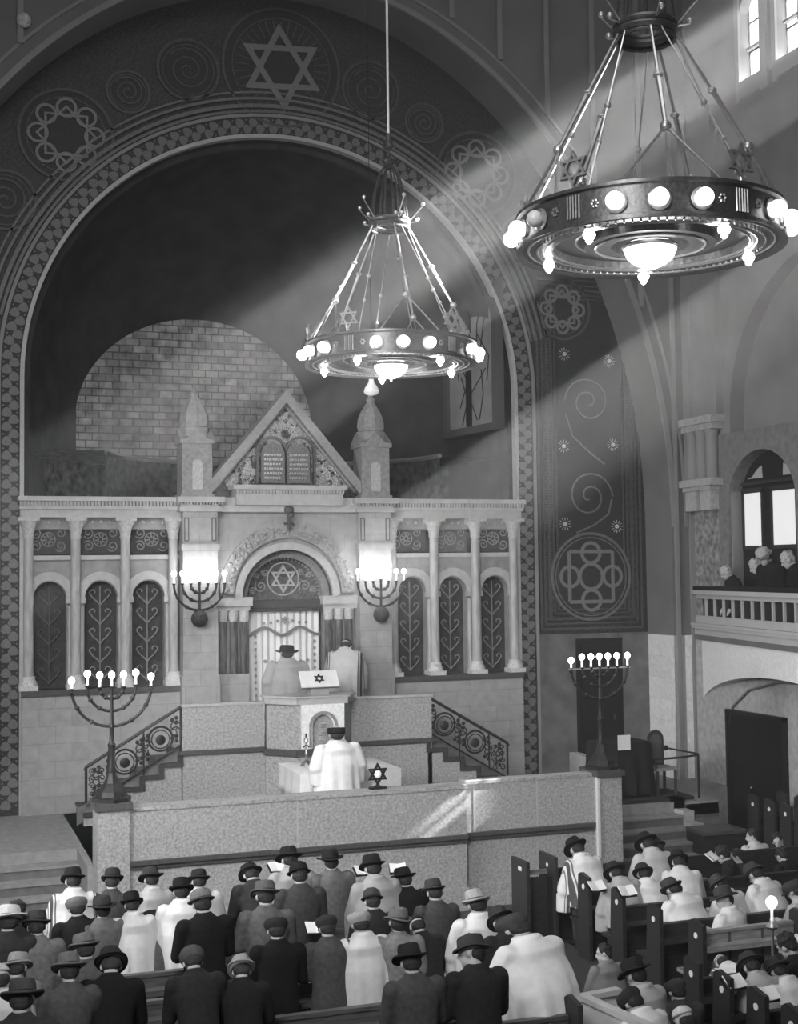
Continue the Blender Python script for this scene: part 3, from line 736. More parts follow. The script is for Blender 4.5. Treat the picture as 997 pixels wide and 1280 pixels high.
# centre cornice (stepped) and gable
b = MB().box(-1.35, 1.35, -.3, .3, 6.2, 6.46).box(-1.0, 1.0, -.42, .1, 6.32, 6.6).box(-1.06, 1.06, -.47, .1, 6.6, 6.68)
for i in range(34): b.box(-1.0+i*.06, -.97+i*.06, -.46, -.4, 6.52, 6.59)
loc(b).build('centre_cornice', stoneL, ark)
gb = MB(); A0, A1 = (-1.47, 6.62), (0, 8.42)
gb.prism([(-1.47, 6.46), (1.47, 6.46), (1.47, 6.66), (0, 8.3), (-1.47, 6.66)], .0, .25)
gab = loc(gb).build('gable', M('gable relief ground', .09, .3, .5, 16, 1.2, metal=.5), ark)
b = MB()
for s in (-1, 1):
    b.prism([(s*1.55, 6.62), (0, 8.46), (0, 8.22), (s*1.38, 6.56)], -.22, .3)
    b.prism([(s*1.34, 6.60), (0, 8.19), (0, 8.15), (s*1.31, 6.58)], -.12, .1)
loc(b).build('gable_band', M('gable stone', .33, .8, .12, 20, .2), gab)
random.seed(11); b = MB()
while len(b.v) < 16000:
    x = random.uniform(-1.3, 1.3); z = random.uniform(6.66, 8.1)
    if z > 8.1-abs(x)*1.14 or (abs(x) < .5 and z < 7.45): continue
    r = random.uniform(.03, .06)
    b.tube([(p[0], -.04-.02*random.random(), p[1]) for p in spiral(x, z, .006, r, random.uniform(0, 6), random.choice((-1.3, 1.3)), 9)], .012, 4)
loc(b).build('gilded_scrolls', goldrel, gab, True)
q = MB()
for s in (-1, 1):
    q.prism([(s*.02, 6.74), (s*.46, 6.74)]+[(s*.24+s*.22*cos(pi*j/12), 7.28+.2*sin(pi*j/12)) for j in range(13)], -.1, -.02)
tb = loc(q).build('law_tablets', M('tablet gilt', .20, .35, .5, 40, .9, metal=.5), gab)
q = MB(); random.seed(2)
for s in (-1, 1):
    for k in range(6):
        x = s*.24-.17
        while x < s*.24+.15:
            wl = random.uniform(.02, .05); z = 6.82+k*.085; q.box(x, x+wl, -.112, -.1, z, z+.035)
            if random.random() < .5: q.box(x, x+.012, -.112, -.1, z-.012, z+.04)
            x += wl+.015
loc(q).build('tablet_lettering', M('tablet letters', .62, .3, metal=.4), tb)
q = MB()
q.ribbon([(-.54, 6.7), (-.54, 7.32)]+[(-.54+.54*(1-cos(pi*j/10))/2*1.0, 7.32+.27*sin(pi*j/10)) for j in range(1, 11)]+[(.54*(1-cos(pi*j/10))/2, 7.32+.27*sin(pi*j/10)) for j in range(1, 11)]+[(.54, 6.7)], .04, -.14, -.02)
q.box(-.62, .62, -.14, -.02, 6.68, 6.72); q.tube([(p[0], -.1, p[1]) for p in spiral(0, 7.66, .01, .09, 0, 2, 16)], .018, 4)
loc(q).build('tablet_frame', M('tablet frame', .12, .4, metal=.5), gab)
# recess and curtain (curtain is a thing of its own)
loc(MB().box(-.75, .75, .26, .3, 1.9, 4.62)).build('ark_recess', M('recess', .10, .7), ark)
cu = MB(); n = 60; vs = []
for j in range(9):
    z = 2.12+(4.46-2.12)*j/8
    for i in range(n+1):
        x = -.66+1.32*i/n; vs.append((x, .10+.025*sin(i*1.15)+.012*sin(i*.37+j*.3), z))
k_ = len(vs); vs += [(x, y+.02, z) for x, y, z in vs]
fs = []
for j in range(8):
    for i in range(n):
        a = j*(n+1)+i; fs += [(a, a+1, a+n+2, a+n+1), (a+k_, a+k_+n+1, a+k_+n+2, a+k_+1)]
cu.add(vs, fs)
cur = cu.build('ark_curtain', M('white satin curtain', .78, .6, .06, 3, .1), smooth=True)
tag(cur, 'white embroidered curtain hanging in front of the ark doors', 'curtain')
q = MB(); q.ribbon([(-.68+1.36*i/30, 4.02-.07*cos(i/30*4*pi+.5)+(.0)) for i in range(31)], .05, .03, .07); q.build('dark_scalloped_trim', M('curtain trim', .16, .8), cur)
q = MB(); q.box(-.70, .70, -.02, .16, 4.44, 4.60); q.build('valance', M('dark valance', .03, .8, .3, 30), cur)
q = MB()
for i in range(70): q.box(-.69+i*.02, -.682+i*.02, -.03, -.0, 4.38, 4.46)
q.build('valance_fringe', M('dark fringe', .03, .8), cur)
q = MB(); random.seed(4)
for x in (-.4, -.27, -.14, .14, .27, .4): q.ball((x, .045, 4.2+.03*cos(x*9)), .03, 6, 4, sc=(1, .3, 1)).ball((x+.02, .045, 3.42+.05*abs(x)*3), .035, 6, 4, sc=(1, .3, 1))
for s in (-1, 1):
    for z in [2.5+i*.12 for i in range(13)]: q.ball((s*.56, .045, z), .028, 6, 4, sc=(1, .3, 1.2))
star_mb(q, 0, 4.22, .08, .018, .03, .06); q.tube([(.16*cos(a*pi/8), .05, 3.42+.07*sin(a*pi/8)) for a in range(16)], .014, 4, closed=True)
q.build('embroidery', M('grey embroidery', .30, .7), cur)
# low steps before the curtain
struct(MB().box(-.75, .75, -.5, .1, 2.1, 2.14).build('trim_5', stoneL))

# ================================================================== pulpit in the middle of the parapet
pul = empty('pulpit', (0, -1.5, 1.0), label='carved white stone pulpit projecting from the middle of the ark parapet', cat='pulpit')
def pl(mb): mb.v = [(x, y+1.5, z-1.0) for x, y, z in mb.v]; return mb
hexo = [(-.74, -1.38), (-.74, -1.52), (-.30, -2.0), (.50, -2.0), (.76, -1.52), (.76, -1.38)]
def off(k): return [(x+(k if x > 0 else -k), y-(k if y < -1.4 else 0)) for x, y in hexo]
pl(b := MB().prism(hexo, 2.1, 2.9, 'z')); b.build('body', granite, pul)
pl(b := MB().prism(off(.05), 2.86, 2.97, 'z').prism(off(.08), 2.97, 3.0, 'z')); b.build('top_slab', stoneL, pul)
pl(b := MB().prism(off(.03), 1.0, 2.0, 'z')); b.build('lower_body', granite, pul)
pl(b := MB().prism(off(.07), 2.0, 2.1, 'z')); b.build('moulding', graniteD, pul)
b = MB(); arch_slab(b, -.27, .48, 2.12, 2.86, .11, .19, 2.48, .2, -2.06, -2.0, 16); pl(b).build('front_panel', M('white carved panel', .9, .6, .12, 20, .4), pul)
b = MB().ribbon([(.11-.23*cos(pi*j/14), 2.48+.24*sin(pi*j/14)) for j in range(15)], .05, -2.08, -2.04).box(-.14, -.1, -2.08, -2.05, 2.14, 2.48).box(.32, .36, -2.08, -2.05, 2.14, 2.48)
pl(b).build('niche_arch', M('grey niche arch', .3, .7, .2, 20), pul)
q = MB(); random.seed(9)
for k in range(9): q.box(.05, .15+.03*random.random(), -2.03, -2.0, 2.16+k*.045, 2.185+k*.045)
pl(q).build('niche_relief', stoneL, pul)
# book rest with white embroidered cover
dk = empty('book_rest', (.11, -1.75, 3.0), label='slanted book rest with white star cloth on top of the pulpit', cat='lectern')
MB().box(-.16, .16, -.12, .12, 0, .16).build('stand', stone, dk)
t_ = Matrix.Translation((0, -.05, .26)) @ Matrix.Rotation(radians(52), 4, 'X')
MB().box(-.34, .34, -.17, .17, -.03, .0, t_).build('board', woodL, dk)
ch = MB().box(-.335, .335, -.165, .165, .001, .02, t_).build('cloth', white, dk)
q = MB(); star_mb(q, 0, 0, .10, .02, 0, .01); q.v = [tuple(t_ @ Vector((x, z, .031-y))) for x, y, z in q.v]; q.build('star', black, ch)

# ================================================================== reader's table
tb = empty('reading_table', (.15, -2.9, 1.0), label='reading table under a white cloth behind the bowed reader in white', cat='table')
T = lambda mb: mb
b = MB().box(-.79, .79, -.54, .75, .84, .90); b.build('tabletop', woodM, tb)
for x in (-.72, .68):
    for y in (-.48, .66): MB().box(x, x+.06, y, y+.06, 0, .84).build('leg', woodM, tb)
cl = MB(); n = 26; vs = []; fs = []
# cloth: top grid plus skirt with soft ripples
ring = []
W_, D0, D1 = .84, -.60, .80
per = [(-W_+2*W_*i/14, D0) for i in range(14)]+[(W_, D0+(D1-D0)*i/12) for i in range(12)]+[(W_-2*W_*i/14, D1) for i in range(14)]+[(-W_, D1-(D1-D0)*i/12) for i in range(12)]
k = len(per)
for j, (z, o) in enumerate(((.93, -.02), (.915, .0), (.78, .012), (.62, .02), (.50, .026))):
    for i, (x, y) in enumerate(per):
        rp = o*(1+1.3*sin(i*1.7)) if j > 1 else o
        sx = 1 if x > 0 else -1; nx = sx*rp if abs(x) > W_-.01 else 0; ny = (-rp if y < 0 else rp) if (y <= D0+.01 or y >= D1-.01) else 0
        vs.append((x+nx, y+ny, z+(.02*sin(i*.8) if j == 4 else 0)))
for j in range(4):
    for i in range(k): fs.append((j*k+i, j*k+(i+1) % k, (j+1)*k+(i+1) % k, (j+1)*k+i))
fs.append(tuple(range(k)))
cl.add(vs, fs); co = cl.build('tablecloth', white, smooth=True, loc=(.15, -2.9, 1.0))
so_ = co.modifiers.new('t', 'SOLIDIFY'); so_.thickness = .008; so_.offset = -1
tag(co, 'white cloth draped over the reading table', 'tablecloth')
q = MB().box(-.75, -.22, -.645, -.63, .56, .59); q.build('hem_band', M('grey hem band', .2, .8), co)
# candlestick on the table
x_, y_ = -.36, -2.66
cs = empty('table_candlestick', (x_, y_, 1.932), label='slim silver candlestick on the white reading table', cat='candlestick')
MB().lathe([(.11, 0), (.10, .02), (.05, .07), (.02, .1), (.018, .16), (.035, .19), (.015, .22), (.014, .36), (.04, .4), (.03, .44), (.012, .46)], n=12).build('stem', brass, cs, True)
MB().tube([(-.05, 0, .3), (0, 0, .34), (.05, 0, .3)], .012, 5).tube([(0, 0, .46), (0, 0, .52)], .015, 6).build('arm', iron, cs)
# star lamp on parapet
p = U(472, 990, y=-4.93)
sl_ = empty('star_lamp', (p.x, -4.93, 1.85), label='small black star shaped lamp standing on the front parapet', cat='lamp')
MB().box(-.13, .13, -.05, .05, 0, .035).lathe([(.07, .035), (.03, .06), (.02, .09)], n=10).build('base', iron, sl_)
q = MB(); star_mb(q, 0, .22, .17, .028, -.02, .02); q.build('star_frame', iron, sl_)
MB().ball((0, 0, .22), .06, 10, 8, sc=(1, .5, 1)).build('bulb', M('star lamp glass', .8, .4, emit=.35), sl_, True)

# ================================================================== candelabra
def bulb_on(mb, mc, x, y, z, r=.045, ch_=.12):
    mc.lathe([(.018, 0), (.016, ch_)], x, y, z, 8); mb.ball((x, y, z+ch_+r*.8), r, 10, 8, sc=(1, 1, 1.15))
def arms_mb(radii, zc, bar=False, rr=.018):
    out = []
    for R_ in radii:
        m = MB(); m.tube([(-R_*cos(pi*i/24), 0, zc-R_*sin(pi*i/24)) for i in range(25)], rr, 8)
        for i in (4, 8, 16, 20): m.ball((-R_*cos(pi*i/24), 0, zc-R_*sin(pi*i/24)), rr*1.7, 8, 5)
        out.append(m)
    return out
def menorah(loc_, label, seven, zc, radii, ht, bar, light_w, jit):
    t = empty('standing_menorah', loc_, label=label, cat='menorah', group='standing candelabra on the pillars')
    MB().lathe([(.27, 0), (.27, .05), (.22, .07), (.20, .14), (.11, .25), (.075, .34), (.06, .40)], n=8).build('foot', iron, t)
    b = MB().lathe([(.06, .38), (.07, .42), (.045, .48), (.05, .75), (.06, .78), (.035, .82), (.032, zc-radii[0]-.02), (.05, zc-radii[0]), (.028, zc-radii[0]+.05), (.022, zc+.02)], n=12)
    b.build('stem', iron, t, True)
    for m in arms_mb(radii, zc, rr=.021): m.build('arm', iron, t, True)
    xs = [-r for r in radii]+[0]+list(reversed(radii)); xs = sorted(xs)
    for i, x in enumerate(xs):
        dz = jit[i]
        c = MB().lathe([(.015, -.04), (.035, -.01), (.04, .0), (.02, .01)], x, 0, zc+dz, 10).build('cup', iron, t, True)
        q = MB(); q2 = MB(); bulb_on(q2, q, x, 0, zc+dz, .046, .13)
        cc = q.build('candle', CANDLE, t, True); q2.build('flame_bulb', FLAME, cc, True)
    if bar: MB().box(-radii[0]-.04, radii[0]+.04, -.02, .02, zc-.03, zc-.01).build('cross_bar', brass, t)
    for dx in (-.3, .3):
        l = bpy.data.lights.new('menorah_light', 'POINT'); l.energy = light_w; l.shadow_soft_size = .12
        o = bpy.data.objects.new('menorah_light', l); COL.objects.link(o); o.parent = t; o.location = (dx, -.08, zc+.3)
    return t
menorah((-3.79, -4.88, 1.93), 'seven lamp black menorah on the left front pillar', 7, 1.58, (.55, .335, .165), 0, False, 10, (-.06, .03, 0, 0, 0, .02, -.04))
menorah((3.87, -4.88, 1.93), 'seven lamp black menorah on the right front pillar', 7, 1.60, (.50, .31, .15), 0, True, 10, (-.05, 0, 0, 0, 0, .0, 0))
for s, lab in ((-1, 'wall candelabrum of seven lamps on the pilaster left of the ark'), (1, 'wall candelabrum of seven lamps on the pilaster right of the ark')):
    t = empty('wall_candelabrum', (s*1.69, -.36, 4.3), label=lab, cat='menorah', group='candelabra on the ark pilasters')
    MB().ball((0, -.14, 0), .15, 16, 10).box(-.05, .05, -.06, .0, -.05, .05).build('boss', M('dark carved boss', .04, .5, .4, 30, 1), t, True)
    MB().lathe([(.05, .1), (.025, .14), (.022, .62), (.03, .66)], 0, -.14, 0, 10).build('stem', iron, t, True)
    for m in arms_mb((.45, .30, .15), .60, rr=.021):
        m.v = [(x, y-.14, z) for x, y, z in m.v]; m.build('arm', iron, t, True)
    for x in (-.45, -.30, -.15, 0, .15, .30, .45):
        MB().lathe([(.015, -.03), (.035, 0), (.02, .01)], x, -.14, .62, 10).build('cup', iron, t, True)
        q = MB(); q2 = MB(); bulb_on(q2, q, x, -.14, .62, .046, .14)
        cc = q.build('candle', CANDLE, t, True); q2.build('flame_bulb', FLAME, cc, True)
    for dx in (-.28, .28):
        l = bpy.data.lights.new('candelabrum_light', 'POINT'); l.energy = 10; l.shadow_soft_size = .1
        o = bpy.data.objects.new('candelabrum_light', l); COL.objects.link(o); o.parent = t; o.location = (dx, -.25, .84)

# ================================================================== wrought-iron railings of the side stairs
for s, lab in ((-1, 'wrought iron stair railing descending left of the ark platform'), (1, 'wrought iron stair railing descending right of the ark platform')):
    t = empty('stair_railing', (s*2.2, -1.46, 1.0), label=lab, cat='railing', group='wrought iron stair railings')
    sl0 = (2.86-1.97)/(1.55); top = lambda x: 1.86-x*.585; bot = lambda x: 1.16-x*.585+.07
    X1 = 1.56
    MB().tube([(s*-.02, 0, top(-.02)), (s*X1, 0, top(X1)), (s*(X1+.02), 0, top(X1)-.05)], .028, 8).build('handrail', iron, t, True)
    MB().tube([(0, 0, bot(0)), (s*X1, 0, max(.3, bot(X1)))], .018, 6).build('lower_rail', iron, t, True)
    for x, zb in ((0, 1.12), (.62, .76), (1.2, .5), (X1, .37)): MB().tube([(s*x, 0, zb), (s*x, 0, top(x))], .016 if 0 < x < X1 else .022, 6).build('post', iron, t, True)
    for x in (.34, .93):
        z = (top(x)+bot(x))/2
        q = MB().tube([(s*x+.2*cos(a*pi/12), 0, z+.2*sin(a*pi/12)) for a in range(24)], .018, 6, closed=True).tube([(s*x+.15*cos(a*pi/12), 0, z-.01+.15*sin(a*pi/12)) for a in range(24)], .010, 6, closed=True).ball((s*x, 0, z-.02), .085, 10, 8, sc=(1, .4, 1))
        q.build('rosette', iron, t, True)
    q = MB()
    for x in (.1, .58, .68, 1.16, 1.38):
        z = (top(x)+bot(x))/2
        for dz in (.16, -.14):
            for a in range(3): q.ball((s*x+.045*cos(a*2.1+1), 0, z+dz+.045*sin(a*2.1+1)), .036, 6, 5, sc=(1, .5, 1))
            q.tube([(p[0], 0, p[1]) for p in spiral(s*x, z+dz*.3, .02, .1, 1, 1.1*s, 14)], .011, 5)
    for x in (1.30, 1.46):
        for k in range(4): q.tube([(p[0], 0, p[1]) for p in spiral(s*x, .52+k*.12, .01, .06, k, 1.3, 10)], .010, 5)
    q.build('leaf_scrolls', iron, t, True)

# ================================================================== pulpit corner on the right: draped lectern, notice, chair, rail
lec = empty('side_lectern', (5.35, -2.6, 1.0), label='tall black draped lectern on the right platform below the mosaic panel', cat='lectern')
MB().prism([(-.3, 0), (.3, 0), (.3, 1.0), (-.3, .86)], -.38, .5, 'x').build('body', black, lec)
n = 24; vs = []; fs = []
for j, (z, o) in enumerate(((1.03, 0), (1.0, .02), (.6, .035), (.12, .06))):
    for i in range(40):
        a = 2*pi*i/40; sx = max(-1, min(1, 1.35*cos(a))); sy = max(-1, min(1, 1.35*sin(a)))
        rp = o*(1+.8*sin(i*2.3)); vs.append((.06+sx*(.46+rp), sy*(.33+rp), z))
for j in range(3):
    for i in range(40): fs.append((j*40+i, j*40+(i+1) % 40, (j+1)*40+(i+1) % 40, (j+1)*40+i))
fs.append(tuple(range(40)))
MB().add(vs, fs).build('drape', blackc, lec, True)
p = U(779, 928, y=-2.98)
nt_ = tag(MB().box(-.12, .12, -.01, .01, -.13, .13).build('notice_sheet', paper, loc=(p.x, -3.0, p.z)), 'white sheet of paper propped on the black side lectern', 'paper')
MB().box(5.0, 6.6, -3.15, -2.2, 1.0, 1.06).build('platform_rug', M('rug', .03, .9))
tag(bpy.data.objects['platform_rug'], 'dark rug under the black lectern on the right platform', 'rug')
ch_ = empty('high_back_chair', (6.18, -2.75, 1.06), label='dark chair with a tall round topped back beside the black lectern', cat='chair')
cw = M('chair wood', .05, .5, .3, 6)
for x in (-.2, .16):
    for y in (-.2, .18): MB().box(x, x+.04, y, y+.04, 0, .44).build('leg', cw, ch_)
MB().box(-.22, .22, -.22, .22, .44, .49).build('seat', M('chair seat', .25, .8, .2, 10), ch_)
b = MB(); b.prism([(-.16, .49), (.16, .49), (.16, .96)]+circ(0, .96, .16, 12, 0, pi), .17, .21); b.build('backrest', cw, ch_)
b = MB(); b.prism([(-.11, .54), (.11, .54), (.11, .94)]+circ(0, .94, .11, 12, 0, pi), .155, .17); b.build('back_panel', M('chair back leather', .10, .6), ch_)
hr = empty('hand_rail', (6.7, -2.95, 1.0), label='plain iron handrail beside the right platform steps', cat='railing')
MB().tube([(.06, -.1, -.1), (.06, -.1, .78)], .022, 8).tube([(-.74, .0, -.0), (-.74, .0, .70)], .016, 8).build('post', iron, hr, True)
MB().tube([(-.78, .05, .70), (-.2, .0, .72), (.06, -.1, .76)], .02, 8).ball((-.36, .3, .86), .05, 8, 6).tube([(-.36, .3, .86), (.06, -.1, .78)], .018, 6).build('rail', iron, hr, True)

# ================================================================== chandeliers
def chandelier(cx, cy, cz, R_, rot, cable_top, label, star_a, unlit=()):
    t = empty('chandelier', (cx, cy, cz), label=label, cat='chandelier', group='great ring chandeliers')
    hb = .15
    b = MB(); n = 72
    prof = [(R_-.02, -hb), (R_+.03, -hb-.02), (R_+.03, -hb+.02), (R_, -hb+.03), (R_, hb-.03), (R_+.035, hb-.02), (R_+.035, hb+.01), (R_-.03, hb+.01), (R_-.03, -hb)]
    vs = []; fs = []
    for i in range(n):
        a = 2*pi*i/n
        for r, z in prof: vs.append((r*cos(a), r*sin(a), z))
    k = len(prof)
    for i in range(n):
        for j in range(k): fs.append((i*k+j, ((i+1) % n)*k+j, ((i+1) % n)*k+(j+1) % k, i*k+(j+1) % k))
    b.add(vs, fs); hoop = b.build('hoop', bronze, t, True)
    # band ornament: vertical ribs and small rosettes between lamp groups
    q = MB()
    for g in range(5):
        a0 = rot+2*pi*(g+.5)/5
        for da in (-.05, -.025, 0, .025, .05):
            a = a0+da; q.tube([((R_+.01)*cos(a), (R_+.01)*sin(a), -.1), ((R_+.01)*cos(a), (R_+.01)*sin(a), .1)], .009, 5)
        for da in (-.17, .17):
            a = a0+da
            for m in range(6): q.ball(((R_+.01)*cos(a+.022*cos(m*1.05)), (R_+.01)*sin(a+.022*cos(m*1.05)), .03*sin(m*1.05)), .014, 6, 4)
    q.build('band_relief', brass, hoop, True)
    # underside disc with concentric rings
    b = MB(); n = 64; prof = [(R_-.03, -hb+.01), (R_-.30, -hb+.01), (R_-.32, -hb+.08), (.62, -hb+.08), (.60, -hb+.02), (.36, -hb+.02), (.34, -hb+.14)]
    vs = []; fs = []
    for i in range(n):
        a = 2*pi*i/n
        for r, z in prof: vs.append((r*cos(a), r*sin(a), z))
        for r, z in prof: vs.append((r*cos(a), r*sin(a), z+.02))
    k = len(prof)
    for i in range(n):
        c, d = i*2*k, ((i+1) % n)*2*k
        for j in range(k-1): fs += [(c+j, d+j, d+j+1, c+j+1), (c+k+j, c+k+j+1, d+k+j+1, d+k+j)]
    b.add(vs, fs); disc = b.build('underside_plate', bronze, t)
    q = MB()
    for r in (R_-.08, R_-.24, .9, .68, .5): q.tube([(r*cos(2*pi*i/48), r*sin(2*pi*i/48), -hb+(.01 if r > R_-.3 or r < .6 else .08)) for i in range(48)], .012, 5, closed=True)
    for i in range(90):
        a = 2*pi*i/90; q.ball(((R_-.16)*cos(a), (R_-.16)*sin(a), -hb), .013, 5, 4)
    q.build('plate_beading', brass, disc, True)
    # lamps: five groups of three globes on the band
    for g in range(5):
        for m in (-1, 0, 1):
            a = rot+2*pi*g/5+m*radians(17)
            ux, uy = cos(a), sin(a)
            s_ = MB().lathe([(.095, 0), (.10, .01), (.08, .02)], mat=Matrix.Translation(((R_+.01)*ux, (R_+.01)*uy, -.02)) @ Vector((ux, uy, 0)).to_track_quat('Z', 'Y').to_matrix().to_4x4(), n=14).build('lamp_rosette', brass, t, True)
            nearL = (g, m) in unlit
            MB().ball(((R_+.075)*ux, (R_+.075)*uy, -.02), .076, 14, 10).build('glass_globe', DIMG if nearL else GLOBE, s_, True)
    # pendants below the plate and central bowl
    for g in range(5):
        a = rot+2*pi*(g+.5)/5
        x, y = .98*cos(a), .98*sin(a)
        p_ = MB().lathe([(.03, -.06), (.055, -.10), (.04, -.15)], x, y, 0, 10).build('pendant_socket', brass, t, True)
        MB().ball((x, y, -.20), .056, 12, 8, sc=(1, 1, .9)).lathe([(.035, -.255), (.012, -.28)], x, y, 0, 8).build('pendant_lamp', BULB, p_, True)
    MB().lathe([(.25, -.16), (.26, -.14), (.25, -.12)], n=28).build('bowl_rim', brass, t, True)
    MB().lathe([(.20, -.10), (.245, -.13), (.24, -.18), (.205, -.25), (.14, -.30), (.06, -.335), (.02, -.34)], n=28).build('bowl_glass', BOWL, t, True)
    MB().ball((0, 0, -.36), .025, 8, 6).build('bowl_finial', brass, t, True)
    # crown
    CZ_ = 1.92; cr = .27
    b = MB(); b.tube([(cr*cos(2*pi*i/30), cr*sin(2*pi*i/30), CZ_+.02) for i in range(30)], .035, 8, closed=True)
    b.tube([(cr*cos(2*pi*i/30), cr*sin(2*pi*i/30), CZ_-.1) for i in range(30)], .02, 8, closed=True).tube([(cr*.97*cos(2*pi*i/30), cr*.97*sin(2*pi*i/30), CZ_-.04) for i in range(30)], .045, 6, closed=True)
    crown = b.build('crown_ring', bronze, t, True)
    q = MB()
    for i in range(8):
        a = 2*pi*i/8+.2
        q.tube([(cr*cos(a), cr*sin(a), CZ_), (cr*.85*cos(a), cr*.85*sin(a), CZ_+.42), (cr*.5*cos(a), cr*.5*sin(a), CZ_+.72), (.04*cos(a), .04*sin(a), CZ_+.84)], .016, 6)
    q.build('crown_cage', bronze, crown, True)
    q = MB()
    for i in range(5):
        a = rot+2*pi*i/5+.3
        for dr, dz in ((.14, .05), (.22, .28)):
            q.tube([(cr*cos(a), cr*sin(a), CZ_), ((cr+dr)*cos(a), (cr+dr)*sin(a), CZ_+dz-.03)], .008, 5); q.ball(((cr+dr)*cos(a), (cr+dr)*sin(a), CZ_+dz), .032, 8, 6)
    q.build('crown_studs', brass, crown, True)
    MB().lathe([(.02, .80), (.08, .86), (.10, .90), (.05, .94), (.02, .98), (.02, 1.04), (.09, 1.10), (.07, 1.16), (.03, 1.22), (.03, 1.30)], cz=CZ_, n=14).build('crown_knob', bronze, crown, True)
    # suspension rods
    for i in range(5):
        a = rot+2*pi*(i+.5)/5-.25 if i % 2 else rot+2*pi*(i+.5)/5+.25
        a = rot+2*pi*i/5+.1
        top = Vector((cr*cos(a), cr*sin(a), CZ_-.06)); f = .68
        end = Vector((R_*cos(a), R_*sin(a), hb)); kn = top+(end-top)*f
        rd = MB().tube([top, top+(end-top)*.34], .013, 6).tube([top+(end-top)*.34, top+(end-top)*.36, kn], [.02, .026, .015], 6).build('rod', brass, t, True)
        q = MB().ball(top+(end-top)*.35, .045, 10, 6, sc=(1, 1, .6)).ball(kn, .05, 10, 8)
        q.build('rod_knob', brass, rd, True)
        q = MB()
        for da in (-.36, .36): q.tube([kn, (R_*cos(a+da), R_*sin(a+da), hb)], .011, 5)
        q.tube([kn, kn+(end-kn)*.98], .008, 5); q.build('rod_branch', brass, rd, True)
        a2 = a+.36
        top = Vector((cr*cos(a2), cr*sin(a2), CZ_-.06)); end = Vector((R_*.98*cos(a2+.28), R_*.98*sin(a2+.28), hb))
        q = MB().tube([top, end], .008, 5).ball(top+(end-top)*.5, .032, 8, 6).ball(top+(end-top)*.72, .024, 8, 6); q.build('thin_rod', brass, t, True)
    # stars standing on the hoop
    for a in star_a:
        x, y = R_*cos(a), R_*sin(a)
        q = MB(); star_mb(q, 0, .16, .16, .022, -.015, .015)
        q.tube([(0, 0, -.02), (0, 0, .04)], .015, 6)
        mt = Matrix.Translation((x, y, hb+.03)) @ Matrix.Rotation(a+pi/2, 4, 'Z')
        q.v = [tuple(mt @ Vector(v)) for v in q.v]; q.build('hoop_star', brass, t, True)
    MB().tube([(0, 0, CZ_+1.28), (0, 0, cable_top-cz)], .018, 8).build('suspension_cable', M('steel cable', .85, .5), t, True)
    l = bpy.data.lights.new('chandelier_light', 'POINT'); l.energy = 90; l.shadow_soft_size = .35
    o = bpy.data.objects.new('chandelier_light', l); COL.objects.link(o); o.parent = t; o.location = (0, 0, -.75)
    return t
vdir1 = atan2(CY-(-6.08), CX-0); vdir2 = atan2(CY-(-13.36), CX)
st = lambda rot: [rot+2*pi*(i+.5)/5 for i in range(5)]
r1 = vdir1+radians(8); r2 = vdir2+radians(4)
c1 = chandelier(0.0, -6.08, 8.18, 1.2, r1, 20.9, 'farther ring chandelier hanging in front of the ark, fully in view', st(r1))
c2 = chandelier(0.02, -13.36, 8.18, 1.2, r2, 20.9, 'nearer larger looking ring chandelier at the upper right', st(r2), unlit=((4, 1),))
# eternal lamp hanging behind the far chandelier
p = U(464, 484, y=-3.0)
el = empty('hanging_lamp', (p.x, -3.0, p.z), label='small drop shaped lamp hanging just below the farther chandelier', cat='lamp')
MB().lathe([(.02, -.14), (.10, -.12), (.13, -.08), (.11, -.01), (.05, .08), (.035, .16), (.05, .19), (.02, .24)], n=14).build('glass', M('lamp drop', .7, .4, emit=.25), el, True)
MB().tube([(0, 0, .24), (0, 0, 11.6-p.z+4.2)], .006, 5).build('chain', iron, el)
# ================================================================== pews
def pew(x0, x1, yb, label, group, tone=None, eh=1.1, z0=0.0, both=True, panels=0, bh=.82):
    t = empty('pew', (x0, yb, z0), label=label, cat='pew', group=group)
    L_ = x1-x0; wd = tone or wood
    MB().box(.04, L_-.04, -.03, .02, .10, bh).box(.04, L_-.04, -.045, .035, bh-.02, bh+.02).build('backrest', wd, t)
    MB().box(.04, L_-.04, .02, .40, .40, .44).box(.10, .16, .05, .36, 0, .40).build('seat', wd, t)
    bk = MB().box(.04, L_-.04, -.22, -.03, bh-.15, bh-.13).box(.04, L_-.04, -.23, -.21, bh-.17, bh-.11).build('book_ledge', wd, t)
    for k in range(panels):
        x = .04+(L_-.08)*(k+1)/(panels+1); MB().box(x-.015, x+.015, -.04, -.03, .12, bh-.02).build('panel_divider', woodM, t)
    for x, sd in ((0, -1),)+(((L_-.05, 1),) if both else ()):
        e = MB().prism([(-.24, 0), (.10, 0), (.08, .62), (.05, eh-.04), (-.02, eh), (-.24, eh-.04)], x, x+.05, 'x').build('end_panel', wood, t)
        if sd < 0:
            MB().prism(circ(-.10, eh-.17, .035, 12), x-.008, x, 'x').build('number_plaque', white, e)
    return t
names = ['foremost', 'second', 'third', 'fourth', 'fifth', 'sixth']
for k in range(6):
    pew(-9.6, -.55-.0*k, -7.95-.93*k, 'long dark pew of the left block, the %s from the parapet wall' % names[k], 'pews of the left block', woodM, bh=.90)
for k, yb in enumerate((-8.0, -8.9, -9.8)):
    pew(1.88, 7.2, yb, 'dark pew right of the aisle, %s from the parapet, white plaque on its end' % names[k], 'pews of the right block')
pew(1.95, 3.35, -10.62, 'short pew with a worn panelled back right of the aisle', 'pews of the right block', M('pale worn wood', .30, .5, .3, 5, .1, stretch=(1, 1, 6)), panels=2, bh=.93)
